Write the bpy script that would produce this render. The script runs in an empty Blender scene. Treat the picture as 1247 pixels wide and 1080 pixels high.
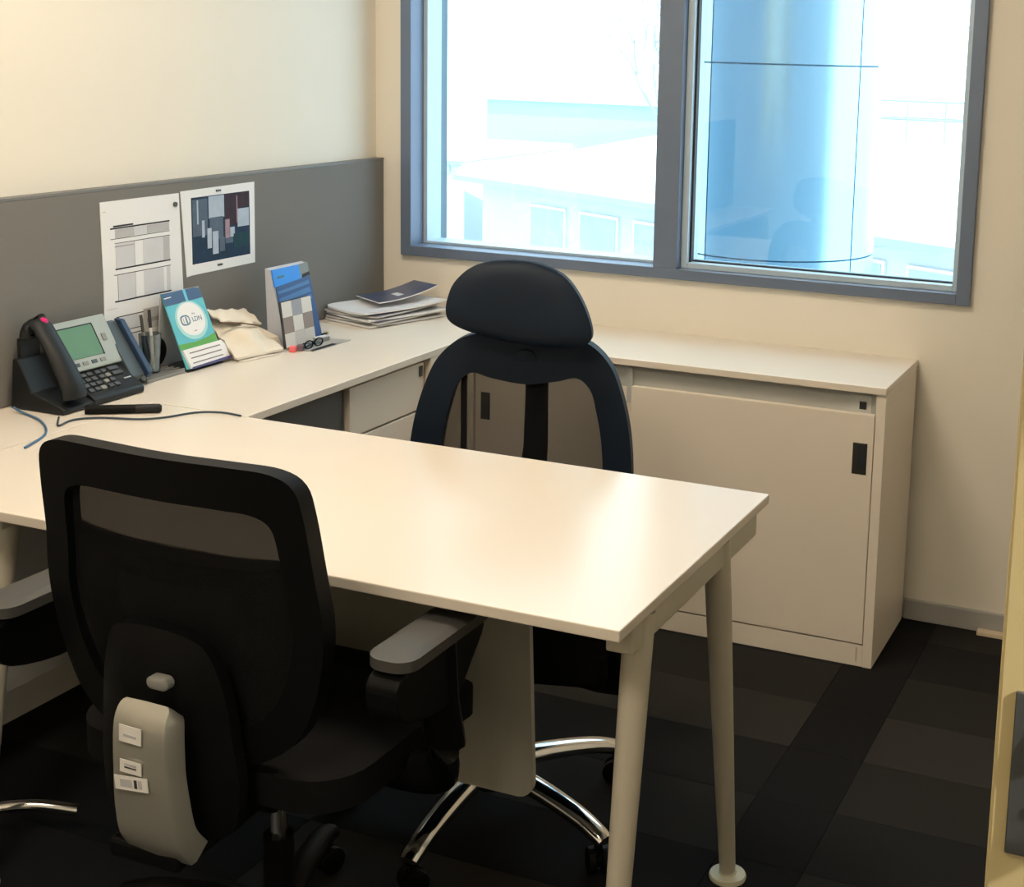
import bpy, math, random
from mathutils import Vector, Matrix
random.seed(7)
sc = bpy.context.scene
col = sc.collection

# ------------------------------------------------------------------ camera
CAM = (2.39379, -3.71919, 1.51330)
YAW, PITCH, ROLL = 0.387446, -0.167904, 0.027519
F_PX, PX, PY, W, H_ = 1741.69, 778.936, 354.072, 1247.0, 1080.0
fw = Vector((-math.sin(YAW) * math.cos(PITCH), math.cos(YAW) * math.cos(PITCH), math.sin(PITCH)))
rt = fw.cross(Vector((0, 0, 1))).normalized()
up = rt.cross(fw)
r2 = math.cos(ROLL) * rt + math.sin(ROLL) * up
u2 = -math.sin(ROLL) * rt + math.cos(ROLL) * up
cd = bpy.data.cameras.new('camera')
cam = bpy.data.objects.new('camera', cd)
col.objects.link(cam)
m4 = Matrix((r2, u2, -fw)).transposed().to_4x4()
m4.translation = Vector(CAM)
cam.matrix_world = m4
cd.sensor_fit = 'HORIZONTAL'
cd.sensor_width = 36.0
cd.lens = F_PX / W * 36.0
cd.shift_x = (W / 2 - PX) / W
cd.shift_y = (PY - H_ / 2) / W
cd.clip_start = 0.05
cd.clip_end = 500
sc.camera = cam

# ------------------------------------------------------------------ sky, sun, exposure
wd = bpy.data.worlds.new('world')
sc.world = wd
wd.use_nodes = True
bg = wd.node_tree.nodes['Background']
bg.inputs[0].default_value = (0.72, 0.90, 1.0, 1)
bg.inputs[1].default_value = 3.3
sd = bpy.data.lights.new('sun_offscreen', 'SUN')
sd.energy = 6.5
sd.angle = math.radians(2)
sd.color = (1.0, 0.95, 0.88)
sun = bpy.data.objects.new('sun_offscreen', sd)
col.objects.link(sun)
sun.rotation_euler = Vector((0.80, -0.22, 0.62)).to_track_quat('Z', 'Y').to_euler()
vs = sc.view_settings
vs.view_transform = 'Standard'
vs.look = 'None'
vs.exposure = 0.13
vs.gamma = 1.0
vs.use_curve_mapping = False
LAMP = 28.0

# ------------------------------------------------------------------ materials
MATS = {}
def mat(name, c, rough=0.5, metal=0.0, var=0.0, scale=30.0, bump=0.0, bscale=200.0, alpha=1.0, emit=0.0,
        spec=0.5, sheen=0.0, stretch=None, coat=0.0):
    if name in MATS:
        return MATS[name]
    m = bpy.data.materials.new(name)
    m.use_nodes = True
    nt = m.node_tree
    b = nt.nodes['Principled BSDF']
    b.inputs['Base Color'].default_value = (*c, 1)
    b.inputs['Roughness'].default_value = rough
    b.inputs['Metallic'].default_value = metal
    b.inputs['Specular IOR Level'].default_value = spec
    b.inputs['Alpha'].default_value = alpha
    b.inputs['Coat Weight'].default_value = coat
    if sheen:
        b.inputs['Sheen Weight'].default_value = sheen
    if emit:
        b.inputs['Emission Color'].default_value = (*c, 1)
        b.inputs['Emission Strength'].default_value = emit
    tc = nt.nodes.new('ShaderNodeTexCoord')
    src = tc.outputs['Object']
    if stretch:
        mp = nt.nodes.new('ShaderNodeMapping')
        mp.inputs['Scale'].default_value = stretch
        nt.links.new(src, mp.inputs[0])
        src = mp.outputs[0]
    if var:
        n = nt.nodes.new('ShaderNodeTexNoise')
        n.inputs['Scale'].default_value = scale
        n.inputs['Detail'].default_value = 4
        nt.links.new(src, n.inputs['Vector'])
        mx = nt.nodes.new('ShaderNodeMix')
        mx.data_type = 'RGBA'
        mx.inputs[6].default_value = (*[max(0, x * (1 - var)) for x in c], 1)
        mx.inputs[7].default_value = (*[min(1, x * (1 + var)) for x in c], 1)
        nt.links.new(n.outputs['Fac'], mx.inputs[0])
        nt.links.new(mx.outputs[2], b.inputs['Base Color'])
    if bump:
        n2 = nt.nodes.new('ShaderNodeTexNoise')
        n2.inputs['Scale'].default_value = bscale
        n2.inputs['Detail'].default_value = 3
        nt.links.new(src, n2.inputs['Vector'])
        bp = nt.nodes.new('ShaderNodeBump')
        bp.inputs['Strength'].default_value = bump
        bp.inputs['Distance'].default_value = 0.002
        nt.links.new(n2.outputs['Fac'], bp.inputs['Height'])
        nt.links.new(bp.outputs[0], b.inputs['Normal'])
    MATS[name] = m
    return m

def see_through(name, tint, keep, c, rough=0.6, gloss=False):
    """keep = share of light passing straight through (mesh fabric, thin pane)."""
    m = bpy.data.materials.new(name)
    m.use_nodes = True
    nt = m.node_tree
    for n in list(nt.nodes):
        if n.type == 'BSDF_PRINCIPLED':
            nt.nodes.remove(n)
    out = [n for n in nt.nodes if n.type == 'OUTPUT_MATERIAL'][0]
    tr = nt.nodes.new('ShaderNodeBsdfTransparent')
    tr.inputs[0].default_value = (*tint, 1)
    if gloss:
        d = nt.nodes.new('ShaderNodeBsdfGlossy')
        d.inputs['Roughness'].default_value = rough
    else:
        d = nt.nodes.new('ShaderNodeBsdfDiffuse')
    d.inputs[0].default_value = (*c, 1)
    mx = nt.nodes.new('ShaderNodeMixShader')
    mx.inputs[0].default_value = 1 - keep
    nt.links.new(tr.outputs[0], mx.inputs[1])
    nt.links.new(d.outputs[0], mx.inputs[2])
    nt.links.new(mx.outputs[0], out.inputs[0])
    MATS[name] = m
    return m

M_WALL = mat('wall_paint', (0.80, 0.755, 0.665), 0.85, var=0.015, scale=3, bump=0.05, bscale=300)
M_CEIL = mat('ceiling_paint', (0.80, 0.78, 0.74), 0.9, bump=0.1, bscale=120)
M_BASE = mat('baseboard_grey', (0.40, 0.39, 0.37), 0.5, var=0.03)
M_LAM = mat('white_laminate', (0.77, 0.71, 0.63), 0.25, var=0.012, scale=8, spec=0.4)
M_LAMEDGE = mat('laminate_edge', (0.55, 0.50, 0.43), 0.45, var=0.02)
M_CAB = mat('cabinet_white', (0.79, 0.715, 0.62), 0.42, var=0.015, scale=10)
M_RAIL = mat('rail_satin_aluminium', (0.55, 0.56, 0.54), 0.45, metal=0.3, var=0.03)
M_LEG = mat('leg_cream_metal', (0.57, 0.53, 0.44), 0.38, var=0.02)
M_FOOT = mat('foot_cream_plastic', (0.72, 0.70, 0.55), 0.5, var=0.02)
M_PERF = mat('modesty_grey_metal', (0.46, 0.45, 0.39), 0.55, metal=0.0, var=0.08, scale=60, stretch=(1, 1, .15))
M_PIN = mat('pinboard_fabric', (0.182, 0.178, 0.170), 0.95, var=0.10, scale=500, bump=0.3, bscale=900)
M_FRAME = mat('window_aluminium', (0.165, 0.21, 0.30), 0.42, metal=0.3, var=0.04, scale=15)
M_SASH = mat('sash_pale_blue', (0.50, 0.62, 0.72), 0.4, metal=0.2, var=0.03)
M_GASKET = mat('gasket_black', (0.015, 0.017, 0.022), 0.6, var=0.05)
M_BLACK = mat('black_plastic', (0.003, 0.003, 0.0034), 0.5, var=0.1, scale=80, spec=0.15)
M_FABRIC = mat('black_fabric', (0.0045, 0.0045, 0.005), 0.9, var=0.2, scale=300, bump=0.4, bscale=700, spec=0.15)
M_NAVY = mat('navy_leather', (0.004, 0.0105, 0.023), 0.6, var=0.1, scale=60, bump=0.15, bscale=300, spec=0.2)
M_HEAD = M_NAVY
M_CHROME = mat('chrome', (0.75, 0.74, 0.72), 0.12, metal=1.0, var=0.03)
M_SILVER = mat('silver_painted_metal', (0.47, 0.46, 0.41), 0.34, metal=0.6, var=0.04, scale=20)
M_PAD = mat('grey_arm_pad', (0.055, 0.054, 0.052), 0.55, var=0.08)
M_GREYP = mat('grey_plastic', (0.22, 0.22, 0.21), 0.5, var=0.05)
M_PAPER = mat('white_paper', (0.80, 0.81, 0.83), 0.8, var=0.015, scale=12)
M_PAPERY = mat('cream_paper', (0.76, 0.70, 0.60), 0.85, var=0.05, scale=25, bump=0.3, bscale=60)
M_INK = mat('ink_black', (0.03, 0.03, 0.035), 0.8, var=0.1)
M_CELL = mat('print_pale_grey', (0.62, 0.63, 0.67), 0.8, var=0.05)
M_CELL2 = mat('print_mid_grey', (0.48, 0.48, 0.50), 0.8, var=0.05)
M_DOOR = mat('door_cream_paint', (0.42, 0.34, 0.17), 0.55, var=0.03, scale=6)
M_LOCK = mat('lock_dark_metal', (0.09, 0.095, 0.095), 0.4, metal=0.6, var=0.08)
M_SCREEN = mat('lcd_green', (0.085, 0.20, 0.10), 0.35, var=0.05)
M_PHG = mat('phone_silver_green', (0.33, 0.375, 0.36), 0.45, var=0.03)
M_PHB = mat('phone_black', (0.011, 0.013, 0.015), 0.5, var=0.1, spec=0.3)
M_KEY = mat('phone_key', (0.06, 0.068, 0.078), 0.5, var=0.1)
M_BLUEFIN = mat('navy_plastic', (0.018, 0.045, 0.105), 0.5, var=0.08)
M_RED = mat('magenta_lens', (0.60, 0.015, 0.16), 0.3, var=0.05)
M_WHITE = mat('white_plastic', (0.78, 0.77, 0.75), 0.5, var=0.02)
M_GLASS = see_through('window_glass', (0.93, 0.985, 1.0), 0.94, (0.9, 0.95, 1.0), 0.02, gloss=True)
M_CUP = see_through('clear_cup', (0.80, 0.84, 0.86), 0.62, (0.35, 0.40, 0.43), 0.15, gloss=True)
M_MESH = see_through('chair_mesh_dense', (0.9, 0.88, 0.85), 0.21, (0.012, 0.012, 0.0125))
M_MESH2 = see_through('chair_mesh_open', (0.95, 0.95, 0.95), 0.52, (0.016, 0.017, 0.019))

# ------------------------------------------------------------------ mesh builder
OFF = Vector((0, 0, 0))
class MB:
    def __init__(s):
        s.v, s.f = [], []
    def add(s, vs_, fs):
        n = len(s.v)
        s.v += [Vector(p) for p in vs_]
        s.f += [tuple(i + n for i in f) for f in fs]
        return s
    def box(s, x0, x1, y0, y1, z0, z1):
        return s.add([(x0, y0, z0), (x1, y0, z0), (x1, y1, z0), (x0, y1, z0), (x0, y0, z1), (x1, y0, z1), (x1, y1, z1), (x0, y1, z1)],
                     [(3, 2, 1, 0), (4, 5, 6, 7), (0, 1, 5, 4), (1, 2, 6, 5), (2, 3, 7, 6), (3, 0, 4, 7)])
    def obox(s, c, sx, sy, sz, M):
        c = Vector(c)
        n = len(s.v)
        s.box(-sx / 2, sx / 2, -sy / 2, sy / 2, -sz / 2, sz / 2)
        for i in range(n, len(s.v)):
            s.v[i] = c + M @ s.v[i]
        return s
    def tube(s, pts, rad, n=12, ry=None, caps=True, upv=(0, 0, 1)):
        pts = [Vector(p) for p in pts]
        k = len(pts)
        rad = rad if isinstance(rad, (list, tuple)) else [rad] * k
        ry = rad if ry is None else (ry if isinstance(ry, (list, tuple)) else [ry] * k)
        base = len(s.v)
        for i, p in enumerate(pts):
            t = (pts[min(i + 1, k - 1)] - pts[max(i - 1, 0)]).normalized()
            a = Vector(upv)
            if abs(t.dot(a)) > 0.97:
                a = Vector((1, 0, 0))
            e1 = t.cross(a).normalized()
            e2 = e1.cross(t).normalized()
            for j in range(n):
                q = 2 * math.pi * j / n
                s.v.append(p + e1 * (math.cos(q) * rad[i]) + e2 * (math.sin(q) * ry[i]))
        for i in range(k - 1):
            for j in range(n):
                a, b = base + i * n + j, base + i * n + (j + 1) % n
                s.f.append((a, b, b + n, a + n))
        if caps:
            s.f.append(tuple(base + j for j in reversed(range(n))))
            s.f.append(tuple(base + (k - 1) * n + j for j in range(n)))
        return s
    def lathe(s, c, prof, n=24, M=None):
        c = Vector(c)
        base = len(s.v)
        for r, z in prof:
            for j in range(n):
                q = 2 * math.pi * j / n
                p = Vector((r * math.cos(q), r * math.sin(q), z))
                s.v.append(c + (M @ p if M else p))
        k = len(prof)
        for i in range(k - 1):
            for j in range(n):
                a, b = base + i * n + j, base + i * n + (j + 1) % n
                s.f.append((a, b, b + n, a + n))
        s.f.append(tuple(base + j for j in reversed(range(n))))
        s.f.append(tuple(base + (k - 1) * n + j for j in range(n)))
        return s
    def prism(s, poly, fn0, fn1):
        """poly: list of 2D; fn0/fn1 map (a,b) to the two faces"""
        n = len(poly)
        b = len(s.v)
        s.v += [Vector(fn0(*p)) for p in poly] + [Vector(fn1(*p)) for p in poly]
        s.f.append(tuple(b + i for i in reversed(range(n))))
        s.f.append(tuple(b + n + i for i in range(n)))
        for i in range(n):
            j = (i + 1) % n
            s.f.append((b + i, b + j, b + n + j, b + n + i))
        return s
    def ring(s, outer, inner, fn, t):
        """flat frame between two closed outlines, fn(a,b)->point, thickness t along +y"""
        n = len(outer)
        b = len(s.v)
        T = Vector((0, t, 0))
        for lst, o in ((outer, 0), (inner, 0), (outer, 1), (inner, 1)):
            s.v += [Vector(fn(*p)) + T * o for p in lst]
        for i in range(n):
            j = (i + 1) % n
            s.f += [(b + i, b + j, b + n + j, b + n + i), (b + 2 * n + j, b + 2 * n + i, b + 3 * n + i, b + 3 * n + j),
                    (b + j, b + i, b + 2 * n + i, b + 2 * n + j), (b + n + i, b + n + j, b + 3 * n + j, b + 3 * n + i)]
        return s
    def fill(s, outline, fn, t, rings=6, puff=0.0):
        """plate (or puffed pad) inside an outline; puff adds a domed thickness on both sides"""
        n = len(outline)
        cx = sum(p[0] for p in outline) / n
        cy = sum(p[1] for p in outline) / n
        b = len(s.v)
        for side in (-1, 1):
            for k in range(rings):
                q = 1 - k / rings
                th = t / 2 + puff * math.sqrt(max(0, 1 - q ** 3))
                for a, c in outline:
                    s.v.append(Vector(fn(cx + (a - cx) * q, cy + (c - cy) * q)) + Vector((0, side * th, 0)))
            s.v.append(Vector(fn(cx, cy)) + Vector((0, side * (t / 2 + puff), 0)))
        L = rings * n + 1
        for side in (0, 1):
            o = b + side * L
            for k in range(rings - 1):
                for i in range(n):
                    j = (i + 1) % n
                    f = (o + k * n + i, o + k * n + j, o + (k + 1) * n + j, o + (k + 1) * n + i)
                    s.f.append(f if side == 0 else f[::-1])
            for i in range(n):
                j = (i + 1) % n
                f = (o + (rings - 1) * n + i, o + (rings - 1) * n + j, o + rings * n)
                s.f.append(f if side == 0 else f[::-1])
        for i in range(n):
            j = (i + 1) % n
            s.f.append((b + j, b + i, b + L + i, b + L + j))
        return s
    def grid(s, fn, nu, nv, t):
        """thin sheet fn(u,v) with thickness t downward in z"""
        b = len(s.v)
        for o in (0, 1):
            for i in range(nu + 1):
                for j in range(nv + 1):
                    s.v.append(Vector(fn(i / nu, j / nv)) - Vector((0, 0, t * o)))
        w = nv + 1
        L = (nu + 1) * w
        for i in range(nu):
            for j in range(nv):
                a = b + i * w + j
                s.f += [(a, a + w, a + w + 1, a + 1), (a + L, a + L + 1, a + L + w + 1, a + L + w)]
        edge = [(i * w) for i in range(nu + 1)] + [nu * w + j for j in range(1, nv + 1)] + [i * w + nv for i in range(nu - 1, -1, -1)] + [j for j in range(nv - 1, 0, -1)]
        for k in range(len(edge)):
            p, q = b + edge[k], b + edge[(k + 1) % len(edge)]
            s.f.append((q, p, p + L, q + L))
        return s
    def build(s, name, m, parent=None, smooth=False, bevel=0.0, seg=2):
        me = bpy.data.meshes.new(name)
        off = OFF if parent is not None else Vector((0, 0, 0))
        me.from_pydata([tuple(v - off) for v in s.v], [], s.f)
        me.materials.append(m)
        me.update()
        import bmesh
        bm = bmesh.new()
        bm.from_mesh(me)
        bmesh.ops.recalc_face_normals(bm, faces=bm.faces)
        if bevel:
            bmesh.ops.bevel(bm, geom=[e for e in bm.edges if len(e.link_faces) == 2 and e.calc_face_angle() > 0.6],
                            offset=bevel, segments=seg, affect='EDGES', profile=0.5)
        bm.to_mesh(me)
        bm.free()
        if smooth:
            for p in me.polygons:
                p.use_smooth = True
            try:
                me.set_sharp_from_angle(angle=math.radians(42))
            except Exception:
                pass
        o = bpy.data.objects.new(name, me)
        col.objects.link(o)
        if parent is not None:
            o.parent = parent
        return o

def tag(o, label, cat, group=None):
    o['label'] = label
    o['category'] = cat
    if group:
        o['group'] = group
    return o
def thing(name, label, cat, loc=(0, 0, 0), group=None):
    global OFF
    e = bpy.data.objects.new(name, None)
    e.empty_display_size = 0.05
    col.objects.link(e)
    e.location = loc
    OFF = Vector(loc)
    return tag(e, label, cat, group)
def struct(o):
    o['kind'] = 'structure'
    return o
def sroot(name, loc=(0, 0, 0)):
    global OFF
    e = bpy.data.objects.new(name, None)
    e.empty_display_size = 0.05
    col.objects.link(e)
    e.location = loc
    OFF = Vector(loc)
    return struct(e)
def B(*a):
    return MB().box(*a)
def rotz(a):
    return Matrix.Rotation(a, 3, 'Z')
def smooth_loop(pts, k=6):
    """closed Catmull-Rom"""
    n = len(pts)
    out = []
    for i in range(n):
        p0, p1, p2, p3 = (Vector(pts[(i + d) % n]) for d in (-1, 0, 1, 2))
        for j in range(k):
            t = j / k
            out.append(tuple(0.5 * (2 * p1 + (p2 - p0) * t + (2 * p0 - 5 * p1 + 4 * p2 - p3) * t * t + (3 * p1 - p0 - 3 * p2 + p3) * t ** 3)))
    return out
def smooth_path(pts, k=6):
    n = len(pts)
    out = []
    for i in range(n - 1):
        p0, p1, p2, p3 = Vector(pts[max(i - 1, 0)]), Vector(pts[i]), Vector(pts[i + 1]), Vector(pts[min(i + 2, n - 1)])
        for j in range(k):
            t = j / k
            out.append(0.5 * (2 * p1 + (p2 - p0) * t + (2 * p0 - 5 * p1 + 4 * p2 - p3) * t * t + (3 * p1 - p0 - 3 * p2 + p3) * t ** 3))
    out.append(Vector(pts[-1]))
    return out
def rrect(w, h, r, k=6, cx=0, cy=0):
    out = []
    for sx, sy, a0 in ((1, 1, 0), (-1, 1, 90), (-1, -1, 180), (1, -1, 270)):
        for j in range(k + 1):
            a = math.radians(a0 + 90 * j / k)
            out.append((cx + sx * (w / 2 - r) + r * math.cos(a), cy + sy * (h / 2 - r) + r * math.sin(a)))
    return out
def text_mesh(txt, size, name, m, parent, M, loc, extrude=0.0002):
    cu = bpy.data.curves.new('txt', 'FONT')
    cu.body = txt
    cu.size = size
    cu.extrude = extrude
    cu.align_x = 'CENTER'
    cu.align_y = 'CENTER'
    cu.resolution_u = 3
    o = bpy.data.objects.new('txt', cu)
    col.objects.link(o)
    bpy.context.view_layer.update()
    me = bpy.data.meshes.new_from_object(o.evaluated_get(bpy.context.evaluated_depsgraph_get()))
    bpy.data.objects.remove(o)
    me.materials.clear()
    me.materials.append(m)
    loc = Vector(loc)
    for v in me.vertices:
        v.co = loc + M @ v.co - OFF
    r = bpy.data.objects.new(name, me)
    col.objects.link(r)
    r.parent = parent
    return r

# ------------------------------------------------------------------ room shell
RX, RY, RZ = 3.12, -4.6, 2.7            # right wall, front wall, ceiling
WX0, WX1, WZ0, WZ1 = 0.096, 1.806, 0.877, 2.32
HT = 0.72                                # worktop height

floor = sroot('floor', (RX / 2, RY / 2, 0))
B(-0.1, RX + 0.1, RY - 0.1, 0.1, -0.15, -0.006).build('floor_slab', mat('floor_slab_grey', (0.02, 0.02, 0.02), 0.9, var=0.1), floor)
TILE = [mat('carpet_%s' % n, c, 0.95, var=0.25, scale=260, bump=0.5, bscale=900, spec=0.15) for n, c in
        (('darkest', (0.0085, 0.0085, 0.0095)), ('dark', (0.012, 0.012, 0.0125)), ('mid', (0.019, 0.0185, 0.0175)), ('light', (0.030, 0.028, 0.025)))]
xb = [0.0, 0.84, 1.61, 1.775, 2.50, RX]
yb = [0.0] + [-0.15 - 0.233 * k for k in range(19)] + [RY]
for i in range(len(xb) - 1):
    for j in range(len(yb) - 1):
        x0, x1, y1, y0 = xb[i], xb[i + 1], yb[j], yb[j + 1]
        k = random.choice((0, 1, 1, 2, 2, 3))
        if i == 2:
            k = 0 if j < 4 else random.choice((0, 1))
        if i == 1:
            k = {0: 1, 1: 1, 2: 2, 3: 3, 4: 1, 5: 2, 6: 0}.get(j, k)
        if i == 3:
            k = {0: 2, 1: 1, 2: 2, 3: 3, 4: 2, 5: 1, 6: 2}.get(j, k)
        g = 0.0006
        B(x0 + g, x1 - g, y0 + g, y1 - g, -0.006, 0.0).build('carpet_tile', TILE[k], floor)

struct(B(-0.2, 0, RY - 0.2, 0.2, -0.15, RZ).build('wall_left', M_WALL))
wb = MB()
wb.box(0, WX0, 0, 0.2, -0.15, RZ).box(WX1, RX + 0.2, 0, 0.2, -0.15, RZ)
wb.box(WX0, WX1, 0, 0.2, -0.15, WZ0).box(WX0, WX1, 0, 0.2, WZ1, RZ)
struct(wb.build('wall_back', M_WALL))
# right wall with the doorway, the door stands open into the room
wr = MB()
wr.box(RX, RX + 0.2, -2.58, 0, -0.15, RZ).box(RX, RX + 0.2, RY - 0.2, -3.47, -0.15, RZ).box(RX, RX + 0.2, -3.47, -2.58, 2.08, RZ)
struct(wr.build('wall_right', M_WALL))
struct(B(0, RX, RY - 0.2, RY, -0.15, RZ).build('wall_front', M_WALL))
struct(B(-0.2, RX + 0.2, RY - 0.2, 0.2, RZ, RZ + 0.15).build('ceiling', M_CEIL))
struct(B(RX + 0.2, RX + 1.6, -4.6, -1.6, -0.15, -0.002).build('floor_corridor', TILE[1]))
struct(B(RX + 1.6, RX + 1.7, -4.6, -1.6, -0.15, RZ).build('wall_corridor', M_WALL))
struct(B(1.683, RX, -0.013, 0, 0, 0.057).build('baseboard_back', M_BASE, bevel=0.003))
struct(B(RX - 0.013, RX, -2.50, -0.013, 0, 0.057).build('baseboard_right', M_BASE, bevel=0.003))
struct(B(0, 0.013, RY, -2.8, 0, 0.057).build('baseboard_left', M_BASE, bevel=0.003))
struct(B(1.885, RX - 0.02, -0.040, -0.014, 0, 0.012).build('trim_1', mat('pale_timber_strip', (0.70, 0.58, 0.42), 0.6, var=0.08, scale=20, stretch=(.2, 1, 1)), bevel=0.002))

# facade of the building itself around the window
fc = MB()
FX0, FX1, FZ0, FZ1 = -9, 12, -4.6, 6
fc.box(FX0, WX0, 0.2, 0.26, FZ0, FZ1).box(WX1, FX1, 0.2, 0.26, FZ0, FZ1).box(WX0, WX1, 0.2, 0.26, FZ0, WZ0).box(WX0, WX1, 0.2, 0.26, WZ1, FZ1)
struct(fc.build('wall_facade', mat('facade_blue_grey', (0.13, 0.20, 0.25), 0.6, var=0.1, scale=2)))

# ------------------------------------------------------------------ window
win = sroot('window_1', (WX0, 0, WZ0))
f = MB()
f.box(WX0, WX0 + 0.036, -0.018, 0.14, WZ0, WZ1).box(WX1 - 0.036, WX1, -0.018, 0.14, WZ0, WZ1)
f.box(WX0 + 0.036, WX1 - 0.036, -0.018, 0.14, WZ0, WZ0 + 0.030).box(WX0 + 0.036, WX1 - 0.036, -0.018, 0.14, WZ1 - 0.036, WZ1)
f.build('window_frame', M_FRAME, win, bevel=0.002)
B(0.921, 0.993, -0.018, 0.14, WZ0 + 0.030, WZ1 - 0.036).build('mullion', M_FRAME, win, bevel=0.002)
s = MB()      # slim pale profiles holding the left pane
zb_, zt_ = WZ0 + 0.030, WZ1 - 0.036
s.box(WX0 + 0.036, WX0 + 0.050, 0.055, 0.138, zb_, zt_).box(0.907, 0.921, 0.055, 0.138, zb_, zt_)
s.box(WX0 + 0.050, 0.907, 0.055, 0.138, zb_, zb_ + 0.008).box(WX0 + 0.050, 0.907, 0.055, 0.138, zt_ - 0.014, zt_)
s.build('glazing_bead', M_SASH, win, bevel=0.001)
B(WX0 + 0.048, 0.909, 0.100, 0.106, zb_ + 0.006, zt_ - 0.010).build('pane', M_GLASS, win)
s = MB()
s.box(0.993, 1.012, 0.012, 0.10, zb_, zt_).box(WX1 - 0.052, WX1 - 0.036, 0.012, 0.10, zb_, zt_)
s.box(1.012, WX1 - 0.052, 0.012, 0.10, zb_, zb_ + 0.016).box(1.012, WX1 - 0.052, 0.012, 0.10, zt_ - 0.02, zt_)
sash = s.build('sash', M_SASH, win, bevel=0.0015)
g = MB()
g.box(1.012, 1.018, 0.030, 0.05, zb_ + 0.016, zt_ - 0.02)
g.box(1.018, WX1 - 0.052, 0.045, 0.062, zb_ + 0.016, zb_ + 0.020)
g.build('gasket', M_GASKET, sash)
B(1.010, WX1 - 0.050, 0.062, 0.068, zb_ + 0.014, zt_ - 0.018).build('pane', M_GLASS, win)

# ------------------------------------------------------------------ open door at the right
D0, D1 = 2.262, RX - 0.006
door = sroot('door_1', (D1, -2.60, 0))
B(D0, D1, -2.62, -2.58, 0.006, 2.04).build('door_leaf', M_DOOR, door, bevel=0.003)
lp = B(D0 + 0.014, D0 + 0.075, -2.623, -2.62, 0.884, 1.022).build('lock_plate', M_LOCK, door, bevel=0.001)
MB().lathe((D0 + 0.050, -2.623, 0.985), [(0.018, 0), (0.018, 0.004), (0.0095, 0.008), (0.0095, 0.042)], 20, Matrix.Rotation(math.radians(90), 3, 'X')).build('handle_neck', M_BLACK, lp, smooth=True)
MB().tube([(D0 + 0.044, -2.665, 0.985), (D0 + 0.09, -2.667, 0.985), (D0 + 0.165, -2.662, 0.985)], [0.0095, 0.0085, 0.0075], 12).build('lever', M_BLACK, lp, smooth=True)
MB().lathe((D0 + 0.050, -2.6225, 0.935), [(0.009, 0), (0.009, 0.004), (0.007, 0.006)], 16, Matrix.Rotation(math.radians(90), 3, 'X')).build('keyhole', M_BLACK, lp, smooth=True)
dfm = MB()
dfm.box(RX - 0.004, RX + 0.2, -2.58, -2.545, 0, 2.08).box(RX - 0.004, RX + 0.2, -3.47, -3.435, 0, 2.08).box(RX - 0.004, RX + 0.2, -3.435, -2.58, 2.045, 2.08)
struct(dfm.build('trim_2', M_DOOR, bevel=0.002))
for zz in (0.25, 1.8):
    MB().tube([(RX - 0.012, -2.575, zz), (RX - 0.012, -2.575, zz + 0.09)], 0.006, 10).build('hinge', M_CHROME, door, smooth=True)

# ------------------------------------------------------------------ ceiling lamps
M_LAMP = mat('lamp_diffuser', (1.0, 0.84, 0.64), 0.6, emit=LAMP)
def ceiling_lamp(x, y, label):
    t = thing('ceiling_lamp_offscreen', label, 'ceiling lamp', (x, y, RZ))
    B(x - 0.31, x + 0.31, y - 0.31, y + 0.31, RZ - 0.012, RZ + 0.0).build('lamp_frame', M_WHITE, t, bevel=0.002)
    B(x - 0.285, x + 0.285, y - 0.285, y + 0.285, RZ - 0.016, RZ - 0.0125).build('diffuser_offscreen', M_LAMP, t)
ceiling_lamp(0.90, -1.65, 'square warm ceiling light panel above the projecting desk')
ceiling_lamp(1.35, -3.60, 'square warm ceiling light panel near the front wall')

# ------------------------------------------------------------------ pinboard
pb = thing('pinboard', 'long grey fabric pinboard screen fixed along the wall above the desk', 'pinboard', (0.015, -1.6, 0.72))
B(0.002, 0.028, -3.2, -0.002, 0.722, 1.160).build('fabric_panel', M_PIN, pb, bevel=0.002)
B(0.002, 0.0285, -3.2, -0.002, 1.160, 1.166).build('top_trim', mat('pinboard_trim_grey', (0.17, 0.17, 0.165), 0.5, var=0.04), pb)

# ------------------------------------------------------------------ worktop along the left wall
wl = thing('worktop', 'pale laminate worktop along the pinboard wall carrying the telephone', 'worktop', (0.26, -1.0, 0))
poly = [(0.003, -0.003), (0.003, -3.2), (0.262, -3.2), (0.262, -1.302), (0.515, -1.302), (0.515, -0.003)]
MB().prism(poly, lambda a, b: (a, b, HT - 0.018), lambda a, b: (a, b, HT)).build('tabletop', M_LAM, wl, bevel=0.0015)
B(0.470, 0.482, -1.300, -0.897, 0.10, HT - 0.0185).build('front_panel', mat('dark_grey_panel', (0.11, 0.112, 0.11), 0.6, var=0.05), wl)
B(0.480, 0.514, -0.543, -0.382, 0.02, HT - 0.0185).build('corner_filler', M_CAB, wl, bevel=0.001)
B(0.20, 0.215, -3.18, -1.33, 0.20, HT - 0.026).build('under_panel', mat('grey_under_panel', (0.36, 0.35, 0.33), 0.6, var=0.04), wl)
for yy in (-3.1, -1.40):
    lg = MB().tube([(0.235, yy, HT - 0.03), (0.235, yy, 0.03)], 0.02, 14).build('leg', M_LEG, wl, smooth=True)
    MB().lathe((0.235, yy, 0), [(0.03, 0), (0.032, 0.01), (0.02, 0.03)], 18).build('foot', M_FOOT, lg, smooth=True)
ft = smooth_path([(0.205, -1.99, 0.04), (0.30, -1.905, 0.062), (0.40, -1.835, 0.072), (0.478, -1.785, 0.055)], 6)
lg = MB().tube([(0.215, -1.985, HT - 0.03), (0.215, -1.985, 0.03)], 0.02, 14).build('leg', M_LEG, wl, smooth=True)
MB().tube(ft, 0.011, 12).build('chrome_foot', M_CHROME, lg, smooth=True)
MB().tube([(0.205, -1.99, 0.0), (0.205, -1.99, 0.05)], 0.016, 12).build('foot', M_FOOT, lg, smooth=True)

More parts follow.
